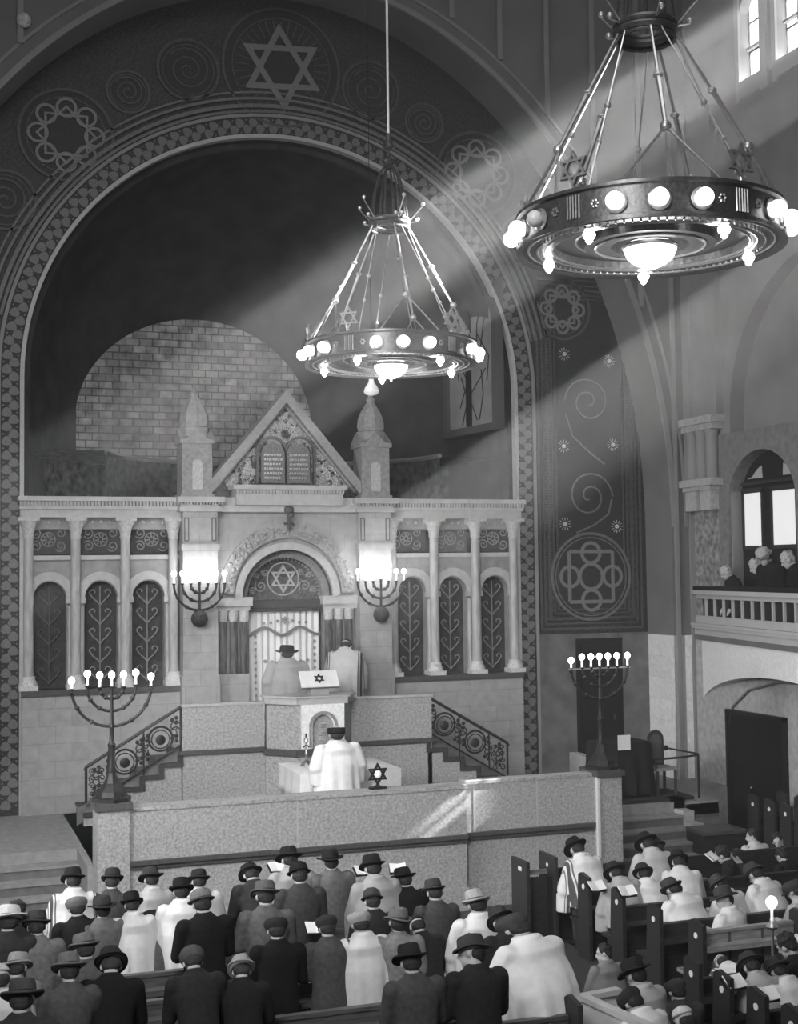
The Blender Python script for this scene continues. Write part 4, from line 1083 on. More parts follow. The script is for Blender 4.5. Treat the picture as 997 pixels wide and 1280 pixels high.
for k, yb in enumerate((-11.86, -12.42, -13.0, -13.55)):
    pew(1.13, 6.0, yb, 'low right foreground pew with plaque, %s of the four behind the panelled pew' % names[k], 'pews of the right foreground')
# front screen of the right block
t = empty('pew_front_screen', (1.42, -7.05, 0), label='dark wooden screen with two end posts before the right pews', cat='screen')
MB().box(0, .05, -.28, .22, 0, 1.12).build('end_post', wood, t); MB().box(.42, .47, -.28, .22, 0, 1.16).build('end_post', wood, t)
MB().box(.47, 5.6, -.03, .03, 0, .95).box(.05, .42, -.03, .0, 0, .86).build('board', wood, t); MB().box(.05, .42, -.05, .0, .9, .96).build('cross_rail', woodL, t)
MB().box(-.008, 0, -.12, -.02, .98, 1.03).prism(circ(-.05, 1.02, .03, 10), .412, .42, 'x').build('number_plaque', white, t)
# dark benches at the right wall
for k, (px, py) in enumerate(((932, 1000), (952, 1006), (972, 1012), (990, 1018))):
    p = U(px, py, z=1.12)
    pew(p.x, min(p.x+1.6, 7.6), p.y-.1, 'black bench before the dark door under the balcony, %s of four in line' % names[k], 'benches under the balcony', wood, eh=1.25)
p = U(885, 1018, z=.8)
t = empty('low_desk', (5.9, -4.3, 0), label='low dark wooden desk between platform steps and benches', cat='desk')
MB().box(0, .8, -.3, .3, .66, .72).build('desk_top', woodM, t)
for x in (.0, .75): MB().box(x, x+.05, -.28, .28, 0, .66).build('side_panel', wood, t)
MB().box(.05, .75, -.28, -.25, .2, .66).build('front_panel', wood, t)
# white partition in the foreground
P1, P2, P3 = U(728, 1243, z=1.0), U(771, 1235, z=1.0), U(832, 1290, z=1.0)
t = empty('white_partition', (P1.x, P1.y, 0), label='white painted corner partition at the bottom edge beside the aisle', cat='partition')
def wl(a, b, name, mat, z0, z1, th, oz=0):
    a = a-P1; b = b-P1; d = (b-a); d.z = 0; l = d.length; d.normalize(); nn = Vector((-d.y, d.x, 0))
    m = Matrix(((d.x, nn.x, 0, a.x), (d.y, nn.y, 0, a.y), (0, 0, 1, 0), (0, 0, 0, 1)))
    return MB().box(-.02-oz, l+oz, -th/2-oz, th/2+oz, z0, z1, m).build(name, mat, t)
wl(P1, P2, 'panel', whitep, 0, .95, .04); wl(P1, P3, 'panel', whitep, 0, .95, .04)
wl(P1, P2, 'top_rail', M('cream rail', .55, .5), .95, 1.0, .06, .02); wl(P1, P3, 'top_rail', M('cream rail'), .952, 1.002, .06, .02)
# aisle runner edge
tag(MB().box(-.2, 1.0, -14, -5.4, 0.0, .012).build('aisle_runner', M('aisle runner', .10, .9, .3, 4)), 'grey runner lying in the aisle between the pew blocks', 'carpet')

# ================================================================== people
def capsule(mb, a, b, ra, rb, n=10):
    a, b = Vector(a), Vector(b); d = b-a; L_ = d.length
    q = d.to_track_quat('Z', 'Y').to_matrix().to_4x4() if L_ > 1e-5 else Matrix()
    m = Matrix.Translation(a) @ q
    pr = [(ra*sin(radians(t)), -ra*cos(radians(t))) for t in (3, 30, 60, 90)]+[(rb*cos(radians(t)), L_+rb*sin(radians(t))) for t in (0, 30, 60, 87)]
    return mb.lathe(pr, n=n, mat=m)
def ellip(mb, c, r, mat=None, n=14):
    b = MB().ball((0, 0, 0), 1, n, 10, sc=r); m = (mat or Matrix())
    return mb.add([m @ (Vector(v)+Vector(c)) for v in b.v], b.f)
def loft(mb, rings, n=40, fold=0, nf=9):
    """rings: (centre, rx, ry, tilt, foldamount)"""
    vs = []; k = len(rings)
    for c, rx, ry, th, fa in rings:
        for i in range(n):
            a = 2*pi*i/n; m = 1+fa*sin(nf*a+1.3)+fa*.6*sin((nf*2-3)*a)
            x = rx*cos(a)*m; y = ry*sin(a)*m
            vs.append(Vector(c)+Vector((x, y*cos(th), -y*sin(th))))
    fs = [(j*n+i, j*n+(i+1) % n, (j+1)*n+(i+1) % n, (j+1)*n+i) for j in range(k-1) for i in range(n)]
    fs += [tuple(range(n-1, -1, -1)), tuple(range((k-1)*n, k*n))]
    return mb.add(vs, fs)
def fuse(mb, name, voxel, smooth=3):
    """one continuous skin out of overlapping closed shapes"""
    me = bpy.data.meshes.new(name+'_raw'); me.from_pydata([tuple(v) for v in mb.v], [], mb.f); me.update()
    bm = bmesh.new(); bm.from_mesh(me); bmesh.ops.recalc_face_normals(bm, faces=bm.faces); bm.to_mesh(me); bm.free()
    o = bpy.data.objects.new('tmp', me); COL.objects.link(o)
    r = o.modifiers.new('r', 'REMESH'); r.mode = 'VOXEL'; r.voxel_size = voxel
    s = o.modifiers.new('s', 'SMOOTH'); s.iterations = smooth; s.factor = .5
    dg = bpy.context.evaluated_depsgraph_get(); dg.update()
    m2 = bpy.data.meshes.new_from_object(o.evaluated_get(dg)); m2.name = name
    m2.polygons.foreach_set('use_smooth', [True]*len(m2.polygons))
    bpy.data.objects.remove(o); bpy.data.meshes.remove(me)
    if not m2.materials: m2.materials.append(None)
    return m2
def make_pose(lean, hpitch, hyaw, seated, arms, tuck=False, hz0=None):
    th = radians(lean); u = Vector((0, sin(th), cos(th))); f = Vector((0, cos(th), -sin(th))); hz = hz0 or (.50 if seated else .93)
    hip = Vector((0, 0, hz)); X = Vector((1, 0, 0)); P = lambda a, x=0, ff=0: hip+u*a+X*x+f*ff
    tn = th+radians(hpitch)*.6; nb = P(.50, 0, .0); nt_ = nb+Vector((0, sin(tn), cos(tn)))*.065
    hh = th+radians(hpitch); hc = nt_+Vector((0, sin(hh), cos(hh)))*.085+Vector((0, cos(hh), -sin(hh)))*.02
    HM = Matrix.Translation(hc) @ Matrix.Rotation(-hh, 4, 'X') @ Matrix.Rotation(radians(hyaw), 4, 'Z')
    b = MB()
    for s in (-1, 1):
        capsule(b, P(.0, s*.07), P(.36, s*.07), .10, .095)
        capsule(b, P(.40, s*.05), P(.445, s*.16), .075, .052)
    capsule(b, P(-.05), P(.35), .12, .11)
    capsule(b, nb-u*.04, nt_+(nt_-nb)*.4, .062, .056)
    ellip(b, (0, -.005, .025), (.077, .096, .100), HM); ellip(b, (0, .03, -.05), (.056, .066, .07), HM); ellip(b, (0, .075, -.085), (.026, .022, .022), HM)
    m = lambda v: HM @ Vector(v)
    capsule(b, m((0, .088, .02)), m((0, .112, -.022)), .010, .016); ellip(b, (0, .09, -.052), (.024, .012, .010), HM)
    for s in (-1, 1):
        ellip(b, (s*.078, .0, -.01), (.012, .022, .032), HM); capsule(b, m((s*.018, .092, .035)), m((s*.045, .083, .036)), .010, .009)
        ellip(b, (s*.03, .082, .012), (.013, .012, .009), HM)
    elbs = []; hands = []
    for s in (-1, 1):
        sh = P(.44, s*.185)
        if arms == 'book': el = sh+Vector((s*.05, .02, -.28))+f*.04; wr = Vector((s*.09, el.y+.24, el.z+.05))
        elif arms == 'low': el = sh+Vector((s*.06, .0, -.29)); wr = el+Vector((-s*.04, .12, -.22))
        else: el = sh+Vector((s*.07, .08, -.26)); wr = Vector((s*.14, el.y+.22, el.z-.04))
        capsule(b, sh, el, .046, .036); capsule(b, el, wr, .035, .027)
        d = (wr-el).normalized(); sd = Vector((-s, 0, 0)); pc = wr+d*.045
        capsule(b, wr, wr+d*.06, .030, .034)
        for q in range(4):
            o = (q-1.5)*.021; st_ = wr+d*.075+Vector((0, 0, 1))*o*-1
            ln = (.050, .058, .054, .042)[q]
            k1 = st_+d*ln*.55; k2 = k1+(d*.5+sd*.8).normalized()*ln*.6
            capsule(b, st_, k1, .010, .0095, 8); capsule(b, k1, k2, .0095, .0085, 8)
        tb_ = wr+d*.03+Vector((0, 0, .028)); capsule(b, tb_, tb_+(d*.6+sd*.5+Vector((0, 0, .4))).normalized()*.055, .012, .010, 8)
        elbs.append((sh, el, wr)); hands.append(pc)
    legs = []
    for s in (-1, 1):
        h = Vector((s*.095, 0, hz-.04))
        if seated: kn = Vector((s*.12, .15 if tuck else .42, .46 if tuck else .50)); an = Vector((s*.12, .14 if tuck else .40, .09))
        else: kn = Vector((s*.10, .02, .50)); an = Vector((s*.10, -.01, .09))
        capsule(b, h, kn, .085, .058); capsule(b, kn, an, .056, .038); capsule(b, an+Vector((0, -.02, -.045)), an+Vector((0, .15, -.06)), .036, .03)
        legs.append((h, kn, an))
    D = dict(body=fuse(b, 'person_body', .0105, 2), HM=HM, hc=hc, hands=hands)
    # trousers and shoes
    b = MB()
    for h, kn, an in legs: capsule(b, h, kn, .10, .075); capsule(b, kn, an+Vector((0, 0, .02)), .075, .062)
    capsule(b, (-.05, 0, hz), (.05, 0, hz), .12, .12); D['trousers'] = fuse(b, 'trousers', .022, 2)
    b = MB()
    for h, kn, an in legs: capsule(b, an+Vector((0, -.03, -.045)), an+Vector((0, .17, -.055)), .044, .04)
    D['shoes'] = fuse(b, 'shoes', .016, 1)
    # coat
    def rings(kind):
        R_ = []
        if kind == 'coat':
            low = [] if seated else [(-.42, .205, .155), (-.25, .20, .15)]
            lst = low+[(-.06, .195, .15), (.06, .178, .135), (.2, .182, .135), (.33, .205, .135), (.43, .212, .122), (.49, .155, .10), (.535, .085, .08), (.565, .072, .07)]
        else:
            low = [(-.06, .27, .22)] if seated else [(-.52, .285, .225), (-.3, .28, .215), (-.1, .27, .205)]
            lst = low+[(.06, .265, .20), (.2, .27, .195), (.33, .262, .165), (.43, .225, .14), (.49, .165, .11), (.54, .095, .088), (.57, .08, .08)]
        for a, rx, ry in lst:
            c = P(a) if a >= 0 else Vector((0, 0, hz+a)); tl = th if a >= .02 else 0
            if kind != 'coat' and a < .4: c = c+Vector((0, .035, 0))
            fa = 0.004 if kind == 'coat' else max(0, .5-a)*.065
            R_.append((c, rx, ry, tl, fa))
        return R_
    b = MB(); loft(b, rings('coat'), 40)
    if lean > 30: capsule(b, (-.08, -.04, hz), (.08, -.04, hz), .20, .20); capsule(b, P(.0, -.07), P(.3, .07), .2, .2)
    for sh, el, wr in elbs: capsule(b, sh, el, .085, .068); capsule(b, el, el+(wr-el)*.86, .066, .05)
    capsule(b, P(.50, -.05), P(.50, .05), .06, .06)
    if seated:
        for h, kn, an in legs: capsule(b, h, h+(kn-h)*.6, .11, .10)
    D['coat'] = fuse(b, 'coat', .0155, 2)
    b = MB(); loft(b, rings('shawl'), 72)
    if lean > 30: capsule(b, (-.10, -.05, hz-.02), (.10, -.05, hz-.02), .24, .24); capsule(b, P(.05, -.08), P(.35, .08), .21, .19)
    for sh, el, wr in elbs:
        capsule(b, sh, el, .085, .10); capsule(b, el, el+(wr-el)*.62, .10, .085)
        loft(b, [(el+Vector((0, .05, -.26)), .075, .12, 0, .05), (el+Vector((0, .03, -.05)), .085, .11, 0, .03)], 24, nf=4)
    tr = [P(.545, .088*cos(2*pi*i/16), .085*sin(2*pi*i/16)) for i in range(16)]
    for i in range(16): capsule(b, tr[i], tr[(i+1) % 16], .018, .018, 6)
    D['shawl'] = fuse(b, 'prayer_shawl', .0155, 1)
    return D
POSES = {
    'stand': make_pose(6, 22, 0, False, 'book'),
    'bow': make_pose(20, 32, 0, False, 'book'),
    'tall': make_pose(1, 8, 0, False, 'low'),
    'stoop': make_pose(29, 30, 0, False, 'book'),
    'sit': make_pose(10, 22, 0, True, 'book'),
    'sitb': make_pose(26, 26, 0, True, 'book'),
    'perch': make_pose(22, 26, 0, True, 'book', True, .56),
    'sitdeep': make_pose(54, 24, 0, True, 'low'),
    'sitl': make_pose(8, 12, 62, True, 'book'),
    'sitr': make_pose(8, 14, -62, True, 'book'),
    'balcony': make_pose(16, 18, 0, True, 'low', True),
    'standl': make_pose(8, 16, 48, False, 'book'),
}
# hats, in head coordinates (z up from head centre)
def hat_mesh(kind):
    h = MB(); bnd = MB(); n = 36
    if kind in ('fedora', 'wide'):
        br = .134 if kind == 'fedora' else .150
        pr = [(.096, 0), (.095, .04), (.091, .095), (.080, .130), (.05, .138), (.012, .118), (.001, .116)]
        vs = []; fs = []
        for r, z in [(br, .012), (br-.004, .022), (.115, .004), (.099, .006)]+pr:
            for i in range(n):
                a = 2*pi*i/n; ry = 1.13; zz = z
                if r > .11: zz = z+.020*cos(a)**2-.012*sin(a)*(1 if sin(a) > 0 else -.6)
                if z > .08 and r < .09: zz -= .018*(abs(sin(a)) if sin(a) > 0 else .4)
                pin = 1-.10*max(0, z-.03)/.09*(1 if sin(a) > .5 else 0)
                vs.append((r*cos(a)*pin, r*ry*sin(a), zz+.018))
        k = len(vs)//n
        for j in range(k-1):
            for i in range(n): fs.append((j*n+i, j*n+(i+1) % n, (j+1)*n+(i+1) % n, (j+1)*n+i))
        vs += [(x*.985, y*.985, z-.006) for x, y, z in vs[:n]]; m0 = k*n
        vs += [(.09*cos(2*pi*i/n), .10*sin(2*pi*i/n), .033) for i in range(n)]
        for i in range(n): fs += [(i, m0+i, m0+(i+1) % n, (i+1) % n), (m0+i, m0+n+i, m0+n+(i+1) % n, m0+(i+1) % n)]
        h.add(vs, fs)
        bnd.lathe([(.0965, .022), (.099, .028), (.0975, .055), (.094, .058)], n=n, sy=1.135)
    elif kind == 'bowler':
        h.lathe([(.118, .03), (.122, .036), (.098, .028), (.096, .08), (.085, .12), (.055, .145), (.01, .153)], n=n, sy=1.15); bnd.lathe([(.097, .03), (.1, .035), (.098, .053)], n=n, sy=1.155)
    elif kind == 'cap':
        h.lathe([(.088, .0), (.094, .012), (.112, .045), (.114, .07), (.10, .10), (.055, .118), (.01, .122)], n=n, sy=1.12)
        bnd.prism([(-.075, .07), (.075, .07), (.07, .13), (.04, .165), (0, .175), (-.04, .165), (-.07, .13)], .005, .02, 'z')
    elif kind == 'cylinder_cap':
        h.lathe([(.088, .0), (.098, .01), (.10, .09), (.095, .105), (.01, .11)], n=n, sy=1.12); bnd.lathe([(.0895, .0), (.1, .012), (.101, .03), (.09, .032)], n=n, sy=1.125)
    elif kind == 'skullcap':
        h.lathe([(.086, .045), (.078, .08), (.055, .112), (.01, .128)], n=n, sy=1.12); bnd.lathe([(.087, .044), (.088, .05), (.085, .056)], n=n, sy=1.12)
    out = []
    for nm, q in (('hat', h), ('hat_band', bnd)):
        o = q.build(nm, black, smooth=True); me = o.data; bpy.data.objects.remove(o); out.append(me)
    return out
HATS = {k: hat_mesh(k) for k in ('fedora', 'wide', 'bowler', 'cap', 'cylinder_cap', 'skullcap')}
q = MB(); ellip(q, (0, -.018, .035), (.088, .100, .100)); ellip(q, (0, -.06, -.02), (.072, .05, .06))
for i in range(30):
    a = random.uniform(0, 2*pi); e = random.uniform(.2, 1.4); ellip(q, (.08*cos(a)*cos(e), -.02+.095*sin(a)*cos(e), .04+.095*sin(e)), (.022, .022, .018), n=8)
HAIR = fuse(q, 'hair', .008, 2)
q = MB(); ellip(q, (0, -.045, -.015), (.083, .064, .068)); ellip(q, (0, -.055, -.05), (.06, .045, .04)); BACKHAIR = fuse(q, 'hair', .008, 1)
def mat_grey(kind, v):
    v = round(v, 3)
    if kind == 'felt': return M('felt %g' % v, v, .9, .15, 30, .05)
    if kind == 'wool': return M('wool %g' % v, v, .95, .22, 22, .15)
    if kind == 'skin': return M('skin', .46, .6, .05, 20)
    if kind == 'hair': return M('hair %g' % v, v, .7, .3, 60, .3)
def shawl_mat(v, striped):
    nm = 'shawl %g %d' % (v, striped)
    if nm in MATS: return MATS[nm]
    m = M(nm, v, .85, .06, 14, .25)
    if striped:
        nt = m.node_tree; N, L = nt.nodes, nt.links; b = N['Principled BSDF']; src = b.inputs['Base Color'].links[0].from_socket
        tc = N.new('ShaderNodeTexCoord'); sp = N.new('ShaderNodeSeparateXYZ'); L.new(tc.outputs['Object'], sp.inputs[0])
        ab = N.new('ShaderNodeMath'); ab.operation = 'ABSOLUTE'; L.new(sp.outputs[0], ab.inputs[0])
        rp = N.new('ShaderNodeValToRGB'); L.new(ab.outputs[0], rp.inputs[0]); rp.color_ramp.interpolation = 'CONSTANT'
        e = rp.color_ramp.elements; e[0].position = 0; e[0].color = (1, 1, 1, 1); e[1].position = .205; e[1].color = (.2, .2, .2, 1)
        for p, c in ((.222, 1), (.235, .12), (.262, 1), (.275, .25), (.285, 1)): x = e.new(p); x.color = (c, c, c, 1)
        mu = N.new('ShaderNodeMix'); mu.data_type = 'RGBA'; mu.blend_type = 'MULTIPLY'; mu.inputs[0].default_value = 1
        L.new(src, mu.inputs[6]); L.new(rp.outputs[0], mu.inputs[7]); L.new(mu.outputs[2], b.inputs['Base Color'])
    return m
def child(name, me, parent, mat, mtx=None, label=None):
    o = bpy.data.objects.new(name, me); COL.objects.link(o); o.parent = parent
    o.material_slots[0].link = 'OBJECT'; o.material_slots[0].material = mat
    if mtx is not None: o.matrix_local = mtx
    if label: o['label'] = label
    return o
RL = [-6.6]+[-7.45-.93*k for k in range(7)]
RF = [-11.0, -11.63, -12.18, -12.75]
RR = [-7.72, -8.62, -9.52, -10.34]
def person(px, py, pose, hat, htone, garb, gtone, label, group, rot=0, rows=None, y=None, x=None, z=None, scale=1.0, base=0.0, band=None, hair=.03, wide=1.0):
    D = POSES[pose]; r = radians(rot); hc = D['hc']
    def offs(s): return Vector((cos(r)*hc.x-sin(r)*hc.y, sin(r)*hc.x+cos(r)*hc.y, hc.z))*s
    best = None; s = scale
    if rows:
        for Yr in rows:
            s = scale
            for _ in range(4): hp = U(px, py, y=Yr+offs(s).y); s = (hp.z-base)/hc.z
            e = abs(s/scale-1)
            if best is None or e < best[0]: best = (e, s, hp)
        if best[0] > .13: best = None
    if best: _, s, hp = best
    else:
        s = scale
        if y is not None:
            for _ in range(4): hp = U(px, py, y=y+offs(s).y); s = (hp.z-base)/hc.z
        elif x is not None:
            for _ in range(4): hp = U(px, py, x=x+offs(s).x); s = (hp.z-base)/hc.z
        else: hp = U(px, py, z=base+hc.z*s)
    s = max(.6, min(1.25, s))
    root = bpy.data.objects.new('person', D['body']); COL.objects.link(root)
    root.material_slots[0].link = 'OBJECT'; root.material_slots[0].material = mat_grey('skin', 0)
    root.location = hp-offs(s); root.rotation_euler = (0, radians(random.uniform(-2, 2)), r); fx = wide*random.uniform(.97, 1.13); root.scale = (s*fx, s*max(1, fx*.97), s)
    root.location.z = base
    tag(root, label, 'person', group)
    child('trousers', D['trousers'], root, mat_grey('wool', .04)); child('shoes', D['shoes'], root, black)
    if garb == 'coat': child('coat', D['coat'], root, mat_grey('wool', gtone))
    else:
        child('prayer_shawl', D['shawl'], root, shawl_mat(gtone, garb == 'striped'))
    HM = D['HM']
    if hat == 'none': child('hair', HAIR, root, mat_grey('hair', hair), HM)
    else:
        child('hair', BACKHAIR, root, mat_grey('hair', hair), HM)
        tilt = Matrix.Rotation(radians(random.uniform(-4, 4)), 4, 'Y') @ Matrix.Rotation(radians(random.uniform(-25, 25)), 4, 'Z') if hat != 'cap' else Matrix()
        h = child('hat', HATS[hat][0], root, mat_grey('felt', htone), HM @ Matrix.Translation((0, -.004, 0)) @ tilt)
        child('hat_band', HATS[hat][1], h, mat_grey('felt', htone*.35 if band is None else band) if hat != 'cap' else mat_grey('felt', htone*.8))
    return root
GL = 'worshippers standing in the left pews'; GR = 'worshippers in the right pews'
CROWD = [
 (85,1100,'stand','fedora',.015,'striped',.72,'man in black hat and striped white shawl, far left of the front row',GL,0,RL),
 (139,1100,'stand','fedora',.03,'coat',.06,'man in dark hat and charcoal coat before the left pillar',GL,-10,RL),
 (186,1098,'stand','wide',.035,'shawl',.42,'man in dark grey hat and greyish shawl just right of the left pillar',GL,5,RL),
 (249,1100,'stand','fedora',.02,'shawl',.62,'man in dark hat and light shawl before the left end of the wall moulding',GL,0,RL),
 (223,1113,'stand','fedora',.01,'shawl',.74,'man in small black hat with bright white shawl, left front',GL,0,RL),
 (167,1129,'stand','fedora',.01,'shawl',.70,'man in black hat and white shawl, second row, left',GL,0,RL),
 (102,1133,'stand','cap',.16,'coat',.012,'man in grey cap and black coat, second row left',GL,0,RL),
 (128,1134,'tall','wide',.04,'coat',.13,'tall man in brimmed dark hat and plain grey overcoat, left block',GL,0,RL),
 (194,1156,'sit','fedora',.02,'coat',.10,'seated man in black hat with white collar, grey back, left block',GL,0,RL),
 (254,1128,'stand','bowler',.16,'coat',.008,'broad man in black coat and grey banded hat, left block',GL,0,RL),
 (26,1140,'stand','none',0,'coat',.012,'bare headed dark haired man in black coat at the left edge',GL,-15,RL),
 (4,1151,'stand','wide',.62,'coat',.03,'person in wide white hat cut by the left edge',GL,0,RL),
 (50,1156,'stand','fedora',.04,'coat',.15,'man in dark hat and light grey jacket, left edge, third row',GL,0,RL),
 (27,1208,'stand','fedora',.30,'coat',.16,'man in light hat with dark band at left edge near the bottom',GL,-20,RL),
 (83,1212,'stand','wide',.13,'coat',.07,'man in large mid grey hat and dark coat, bottom left',GL,0,RL),
 (108,1185,'stand','fedora',.14,'coat',.08,'man in grey hat half hidden behind the bottom left figures',GL,0,RL),
 (133,1206,'bow','fedora',.02,'coat',.008,'stooping man in black coat and black hat, bottom left',GL,-10,RL),
 (34,1248,'stand','wide',.05,'coat',.03,'man in dark tilted hat nearest the bottom left corner',GL,-15,RL),
 (248,1200,'bow','cap',.08,'coat',.02,'man in soft dark cap leaning over the pew, bottom left centre',GL,0,RL),
 (-2,1222,'stand','skullcap',.5,'shawl',.6,'person in white shawl mostly cut off by the left edge',GL,0,RL),
 (314,1093,'bow','fedora',.012,'coat',.03,'man in black hat bowing in dark coat before the wall, left centre',GL,0,RL),
 (361,1073,'stand','wide',.012,'shawl',.34,'man in wide black hat and grey shawl with an open book, front row',GL,0,RL),
 (372,1093,'stand','bowler',.01,'coat',.05,'man in black bowler and charcoal coat, second row centre',GL,0,RL),
 (417,1074,'tall','wide',.015,'coat',.13,'tall man in black hat and grey coat in the front row',GL,0,RL),
 (471,1083,'stand','fedora',.012,'shawl',.36,'man in black hat and pale grey shawl right of the tall grey coat',GL,0,RL),
 (327,1119,'stand','fedora',.10,'coat',.11,'man in ribboned grey hat and mid grey coat, left centre',GL,0,RL),
 (344,1161,'stand','cap',.025,'coat',.007,'broad man in black coat and black round cap, centre of left block',GL,0,RL),
 (377,1161,'sit','cap',.10,'coat',.03,'smaller person in grey knitted cap, centre of left block',GL,0,RL),
 (407,1158,'stand','cap',.03,'coat',.07,'man in dark cap and slate coat, centre',GL,0,RL),
 (467,1125,'stand','bowler',.05,'coat',.02,'man in dark grey round hat and black coat behind the flat cap',GL,0,RL),
 (452,1153,'stand','cap',.32,'shawl',.66,'man in light flat cap and white shawl, centre',GL,0,RL),
 (491,1151,'tall','fedora',.15,'coat',.22,'man in grey fedora and light grey overcoat, centre right',GL,0,RL),
 (307,1212,'bow','fedora',.30,'coat',.012,'man in light fedora with grey band and black coat, bottom centre',GL,-15,RL),
 (422,1214,'sit','wide',.015,'coat',.10,'man in black hat, face turned, seated at bottom centre',GL,0,RL),
 (506,1098,'stand','wide',.012,'coat',.010,'man in black hat and black coat before the parapet, right of centre',GL,0,RL),
 (541,1114,'stand','fedora',.05,'coat',.06,'man in dark hat and dark grey coat, last before the white shawl',GL,0,RL),
 (597,1129,'stand','fedora',.42,'shawl',.78,'man in pale banded hat and white shawl near the aisle end',GL,0,RL),
 (526,1156,'bow','skullcap',.02,'coat',.02,'man in black coat with white scarf bent over his book',GL,0,RL),
 (520,1200,'stand','wide',.015,'coat',.06,'man in black hat and dark overcoat at the bottom centre right',GL,0,RL),
 (586,1190,'standl','fedora',.05,'coat',.02,'bearded looking man in dark hat and black coat turning left, bottom',GL,0,RL),
 (621,1153,'bow','fedora',.04,'coat',.02,'man in dark hat and black coat behind the big white shawl',GL,0,RL),
 (655,1163,'bow','cap',.06,'shawl',.80,'large man in white shawl and dark cap bowing at the aisle',GL,16,[-12.35]),
 (721,1060,'perch','wide',.008,'striped',.76,'man in black hat and white shawl in the first right pew',GR,5,RR),
 (808,1054,'perch','wide',.012,'shawl',.50,'man in black hat and light shawl, farthest right block figure at the steps',GR,0,RR),
 (823,1060,'perch','fedora',.02,'coat',.02,'man in dark hat and dark coat beside the light shawl',GR,0,RR),
 (772,1090,'perch','wide',.02,'shawl',.40,'man in dark hat and grey shawl stooping in the second right pew',GR,0,RR),
 (803,1092,'perch','fedora',.03,'striped',.72,'man in dark hat and striped white shawl holding an open book',GR,-10,RR),
 (849,1076,'perch','fedora',.015,'shawl',.66,'man in black hat with large round white shawl, right block',GR,-20,RR),
 (846,1111,'perch','fedora',.05,'shawl',.80,'man in charcoal hat and brilliant white shawl, right block centre',GR,10,RR),
 (901,1105,'perch','fedora',.06,'shawl',.62,'man in banded dark hat bending in a light shawl, right',GR,15,RR),
 (907,1121,'sitl','wide',.06,'shawl',.76,'man in dark hat and white shawl reading, face seen, right',GR,20,RR),
 (942,1092,'perch','fedora',.05,'shawl',.72,'man in dark fedora leaning left in white shawl, right',GR,15,RR),
 (923,1070,'sitl','none',0,'coat',.05,'dark haired boy in a suit seen in profile, right',GR,0,RR),
 (941,1044,'sitl','none',0,'shawl',.55,'boy in white shirt turned left below the dark door',GR,0,RR),
 (971,1049,'sitl','none',0,'coat',.02,'boy in dark jacket looking back towards the camera',GR,80,RR),
 (976,1068,'sit','none',0,'coat',.015,'dark haired boy in black jacket before the looking-back boy',GR,10,RR),
 (903,1066,'sit','none',0,'coat',.015,'person in black holding a large open white book, right',GR,50,RR),
 (994,1112,'sit','cap',.05,'shawl',.5,'person in striped cap at the right edge',GR,20,RR),
 (756,1190,'sitl','none',0,'shawl',.20,'dark haired boy in grey wrap seen in profile by the partition',GR,0,RF),
 (792,1217,'sit','wide',.02,'shawl',.45,'man in dark hat and light shawl behind the white partition',GR,20,RF),
 (790,1252,'sitb','cap',.03,'shawl',.74,'man in dark cap and white shawl beside the partition rail',GR,20,RF),
 (905,1203,'sitdeep','skullcap',.7,'striped',.72,'man bent double under a striped white shawl, right foreground',GR,-10,[-11.63]),
 (942,1207,'sitb','wide',.04,'shawl',.40,'man in dark hat and grey shawl behind the foreground pews',GR,0,[-12.18]),
 (976,1213,'sitb','fedora',.04,'shawl',.70,'man in dark hat and white shawl at the right foreground edge',GR,10,RF),
 (842,1238,'sit','cap',.05,'coat',.05,'person in dark clothes crouching low behind the partition',GR,0,RF),
 (987,1180,'sit','none',0,'coat',.012,'person in black with a book at the right edge, foreground',GR,30,RF),
]
for c in CROWD:
    px, py, pose, hat, ht, garb, gt, label, grp, rot, rows = c
    sc_ = .86 if 'boy' in label else 1.0
    rot += random.uniform(-5, 5)
    person(px, py+2, pose, hat, ht, garb, gt, label, grp, rot, rows, scale=sc_, wide=1.42 if 'large man' in label else 1.12 if 'brilliant' in label else 1.0)
# the white bulky backs at the bottom edge
person(856, 1276, 'sit', 'skullcap', .6, 'shawl', .78, 'white shawled back at the very bottom edge, right of the partition', GR, 10)
# figures at the ark and the reading table
person(358, 817, 'tall', 'wide', .012, 'shawl', .36, 'man in black hat and pale shawl standing before the ark curtain', None, 0, None, y=-1.0, base=2.1, wide=1.25)
person(433, 808, 'bow', 'skullcap', .015, 'striped', .50, 'man in dark cap and striped shawl by the dark columns right of the ark', None, -25, None, y=-.9, base=2.1)
person(423, 918, 'tall', 'cylinder_cap', .012, 'shawl', .80, 'reader in tall black cap and long white robe at the reading table', None, 0, None, y=-3.98, base=1.0, wide=1.32)
o = bpy.data.objects['person']
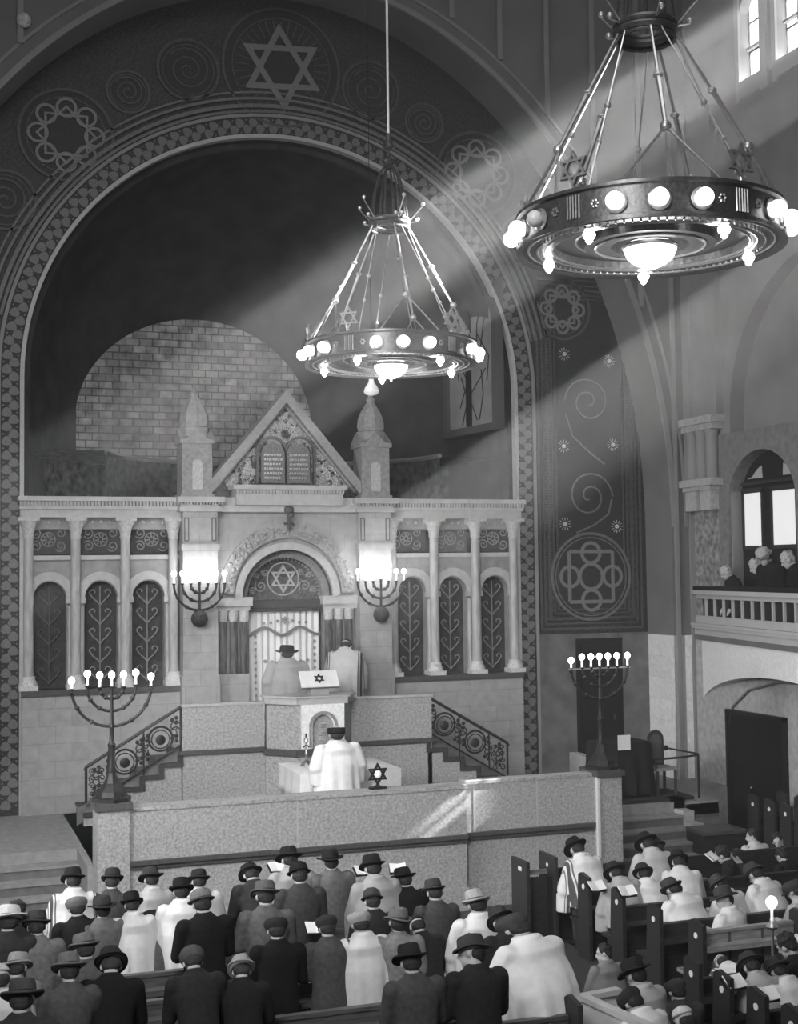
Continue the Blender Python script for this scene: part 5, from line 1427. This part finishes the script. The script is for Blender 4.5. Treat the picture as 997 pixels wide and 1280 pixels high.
# balcony listeners
GB = 'listeners behind the balcony rail'
for px, py, pose, rot, hat, lab in ((909, 714, 'balcony', 75, 'none', 'listener with light hair at the left end of the balcony'), (944, 706, 'balcony', 60, 'none', 'second balcony listener in black leaning left'), (957, 694, 'balcony', 95, 'bowler', 'balcony listener in pale cap before the curtained window'), (984, 698, 'balcony', 70, 'none', 'balcony listener at the right edge of the photo')):
    person(px, py+2, pose, hat, .45, 'coat', .01, lab, GB, rot, None, x=8.0, base=3.92, hair=.45 if hat == 'none' else .05)  # pale head tones paint in highlights on hair and faces

# ================================================================== books, papers and a candle
def book(px, py, z, rz, label, w_=.11, h_=.155, tilt=35):
    p = U(px, py, z=z) if z > 0 else U(px, py, y=z); t = empty('prayer_book', p, rz, label, 'book', 'open prayer books')
    m = Matrix.Rotation(radians(tilt), 4, 'X')
    for s in (-1, 1):
        mm = m @ Matrix.Rotation(radians(-s*10), 4, 'Y')
        MB().box(min(0, s*w_), max(0, s*w_), -h_/2, h_/2, 0, .012, mm).build('page_block', paper, t)
    MB().box(-w_-.005, w_+.005, -h_/2-.005, h_/2+.005, -.02, -.014, m).build('cover', black, t)
    return t
for a in ((346,1084,-7.15,.2,'open book held left of the wide black hat in the front row'), (453,1088,-7.15,.1,'open book held beside the pale grey shawl, centre front'), (497,1086,-7.15,-.2,'open book right of the pale grey shawl, centre front'),
          (745,1108,1.02,.1,'open book lying on the second right pew ledge'), (783,1114,1.1,.0,'open book in the hands of the stooping man in grey shawl'), (888,1072,1.15,.6,'large open book held up by the person in black'),
          (500,1120,1.15,0,'open page below the black coat, centre'), (560,1168,1.1,.2,'open white pages before the white shawl at the aisle end'), (917,1228,1.0,.1,'open book on the right foreground pew ledge'),
          (958,1243,1.0,.0,'open book on the third foreground pew ledge'), (992,1178,1.05,.3,'open book at the right edge of the photo'), (394,1160,1.15,0,'folded white page between dark coats, centre'),
          (522,1140,1.1,0,'open book before the man with white scarf')):
    book(*a)
p = U(964, 1128, y=-11.35)
t = empty('candle_lamp', (p.x, p.y, 0), label='bright single candle lamp standing among the right pews', cat='candle')
h_ = p.z
MB().lathe([(.12, 0), (.11, .03), (.02, .06), (.016, h_-.30), (.06, h_-.28), (.07, h_-.26), (.02, h_-.2)], n=12).build('stand', brass, t, True)
MB().lathe([(.016, h_-.2), (.015, h_-.06)], n=8).build('candle', CANDLE, t, True)
MB().ball((0, 0, h_), .06, 12, 8, sc=(1, 1, 1.15)).build('flame_bulb', FLAME, t, True)
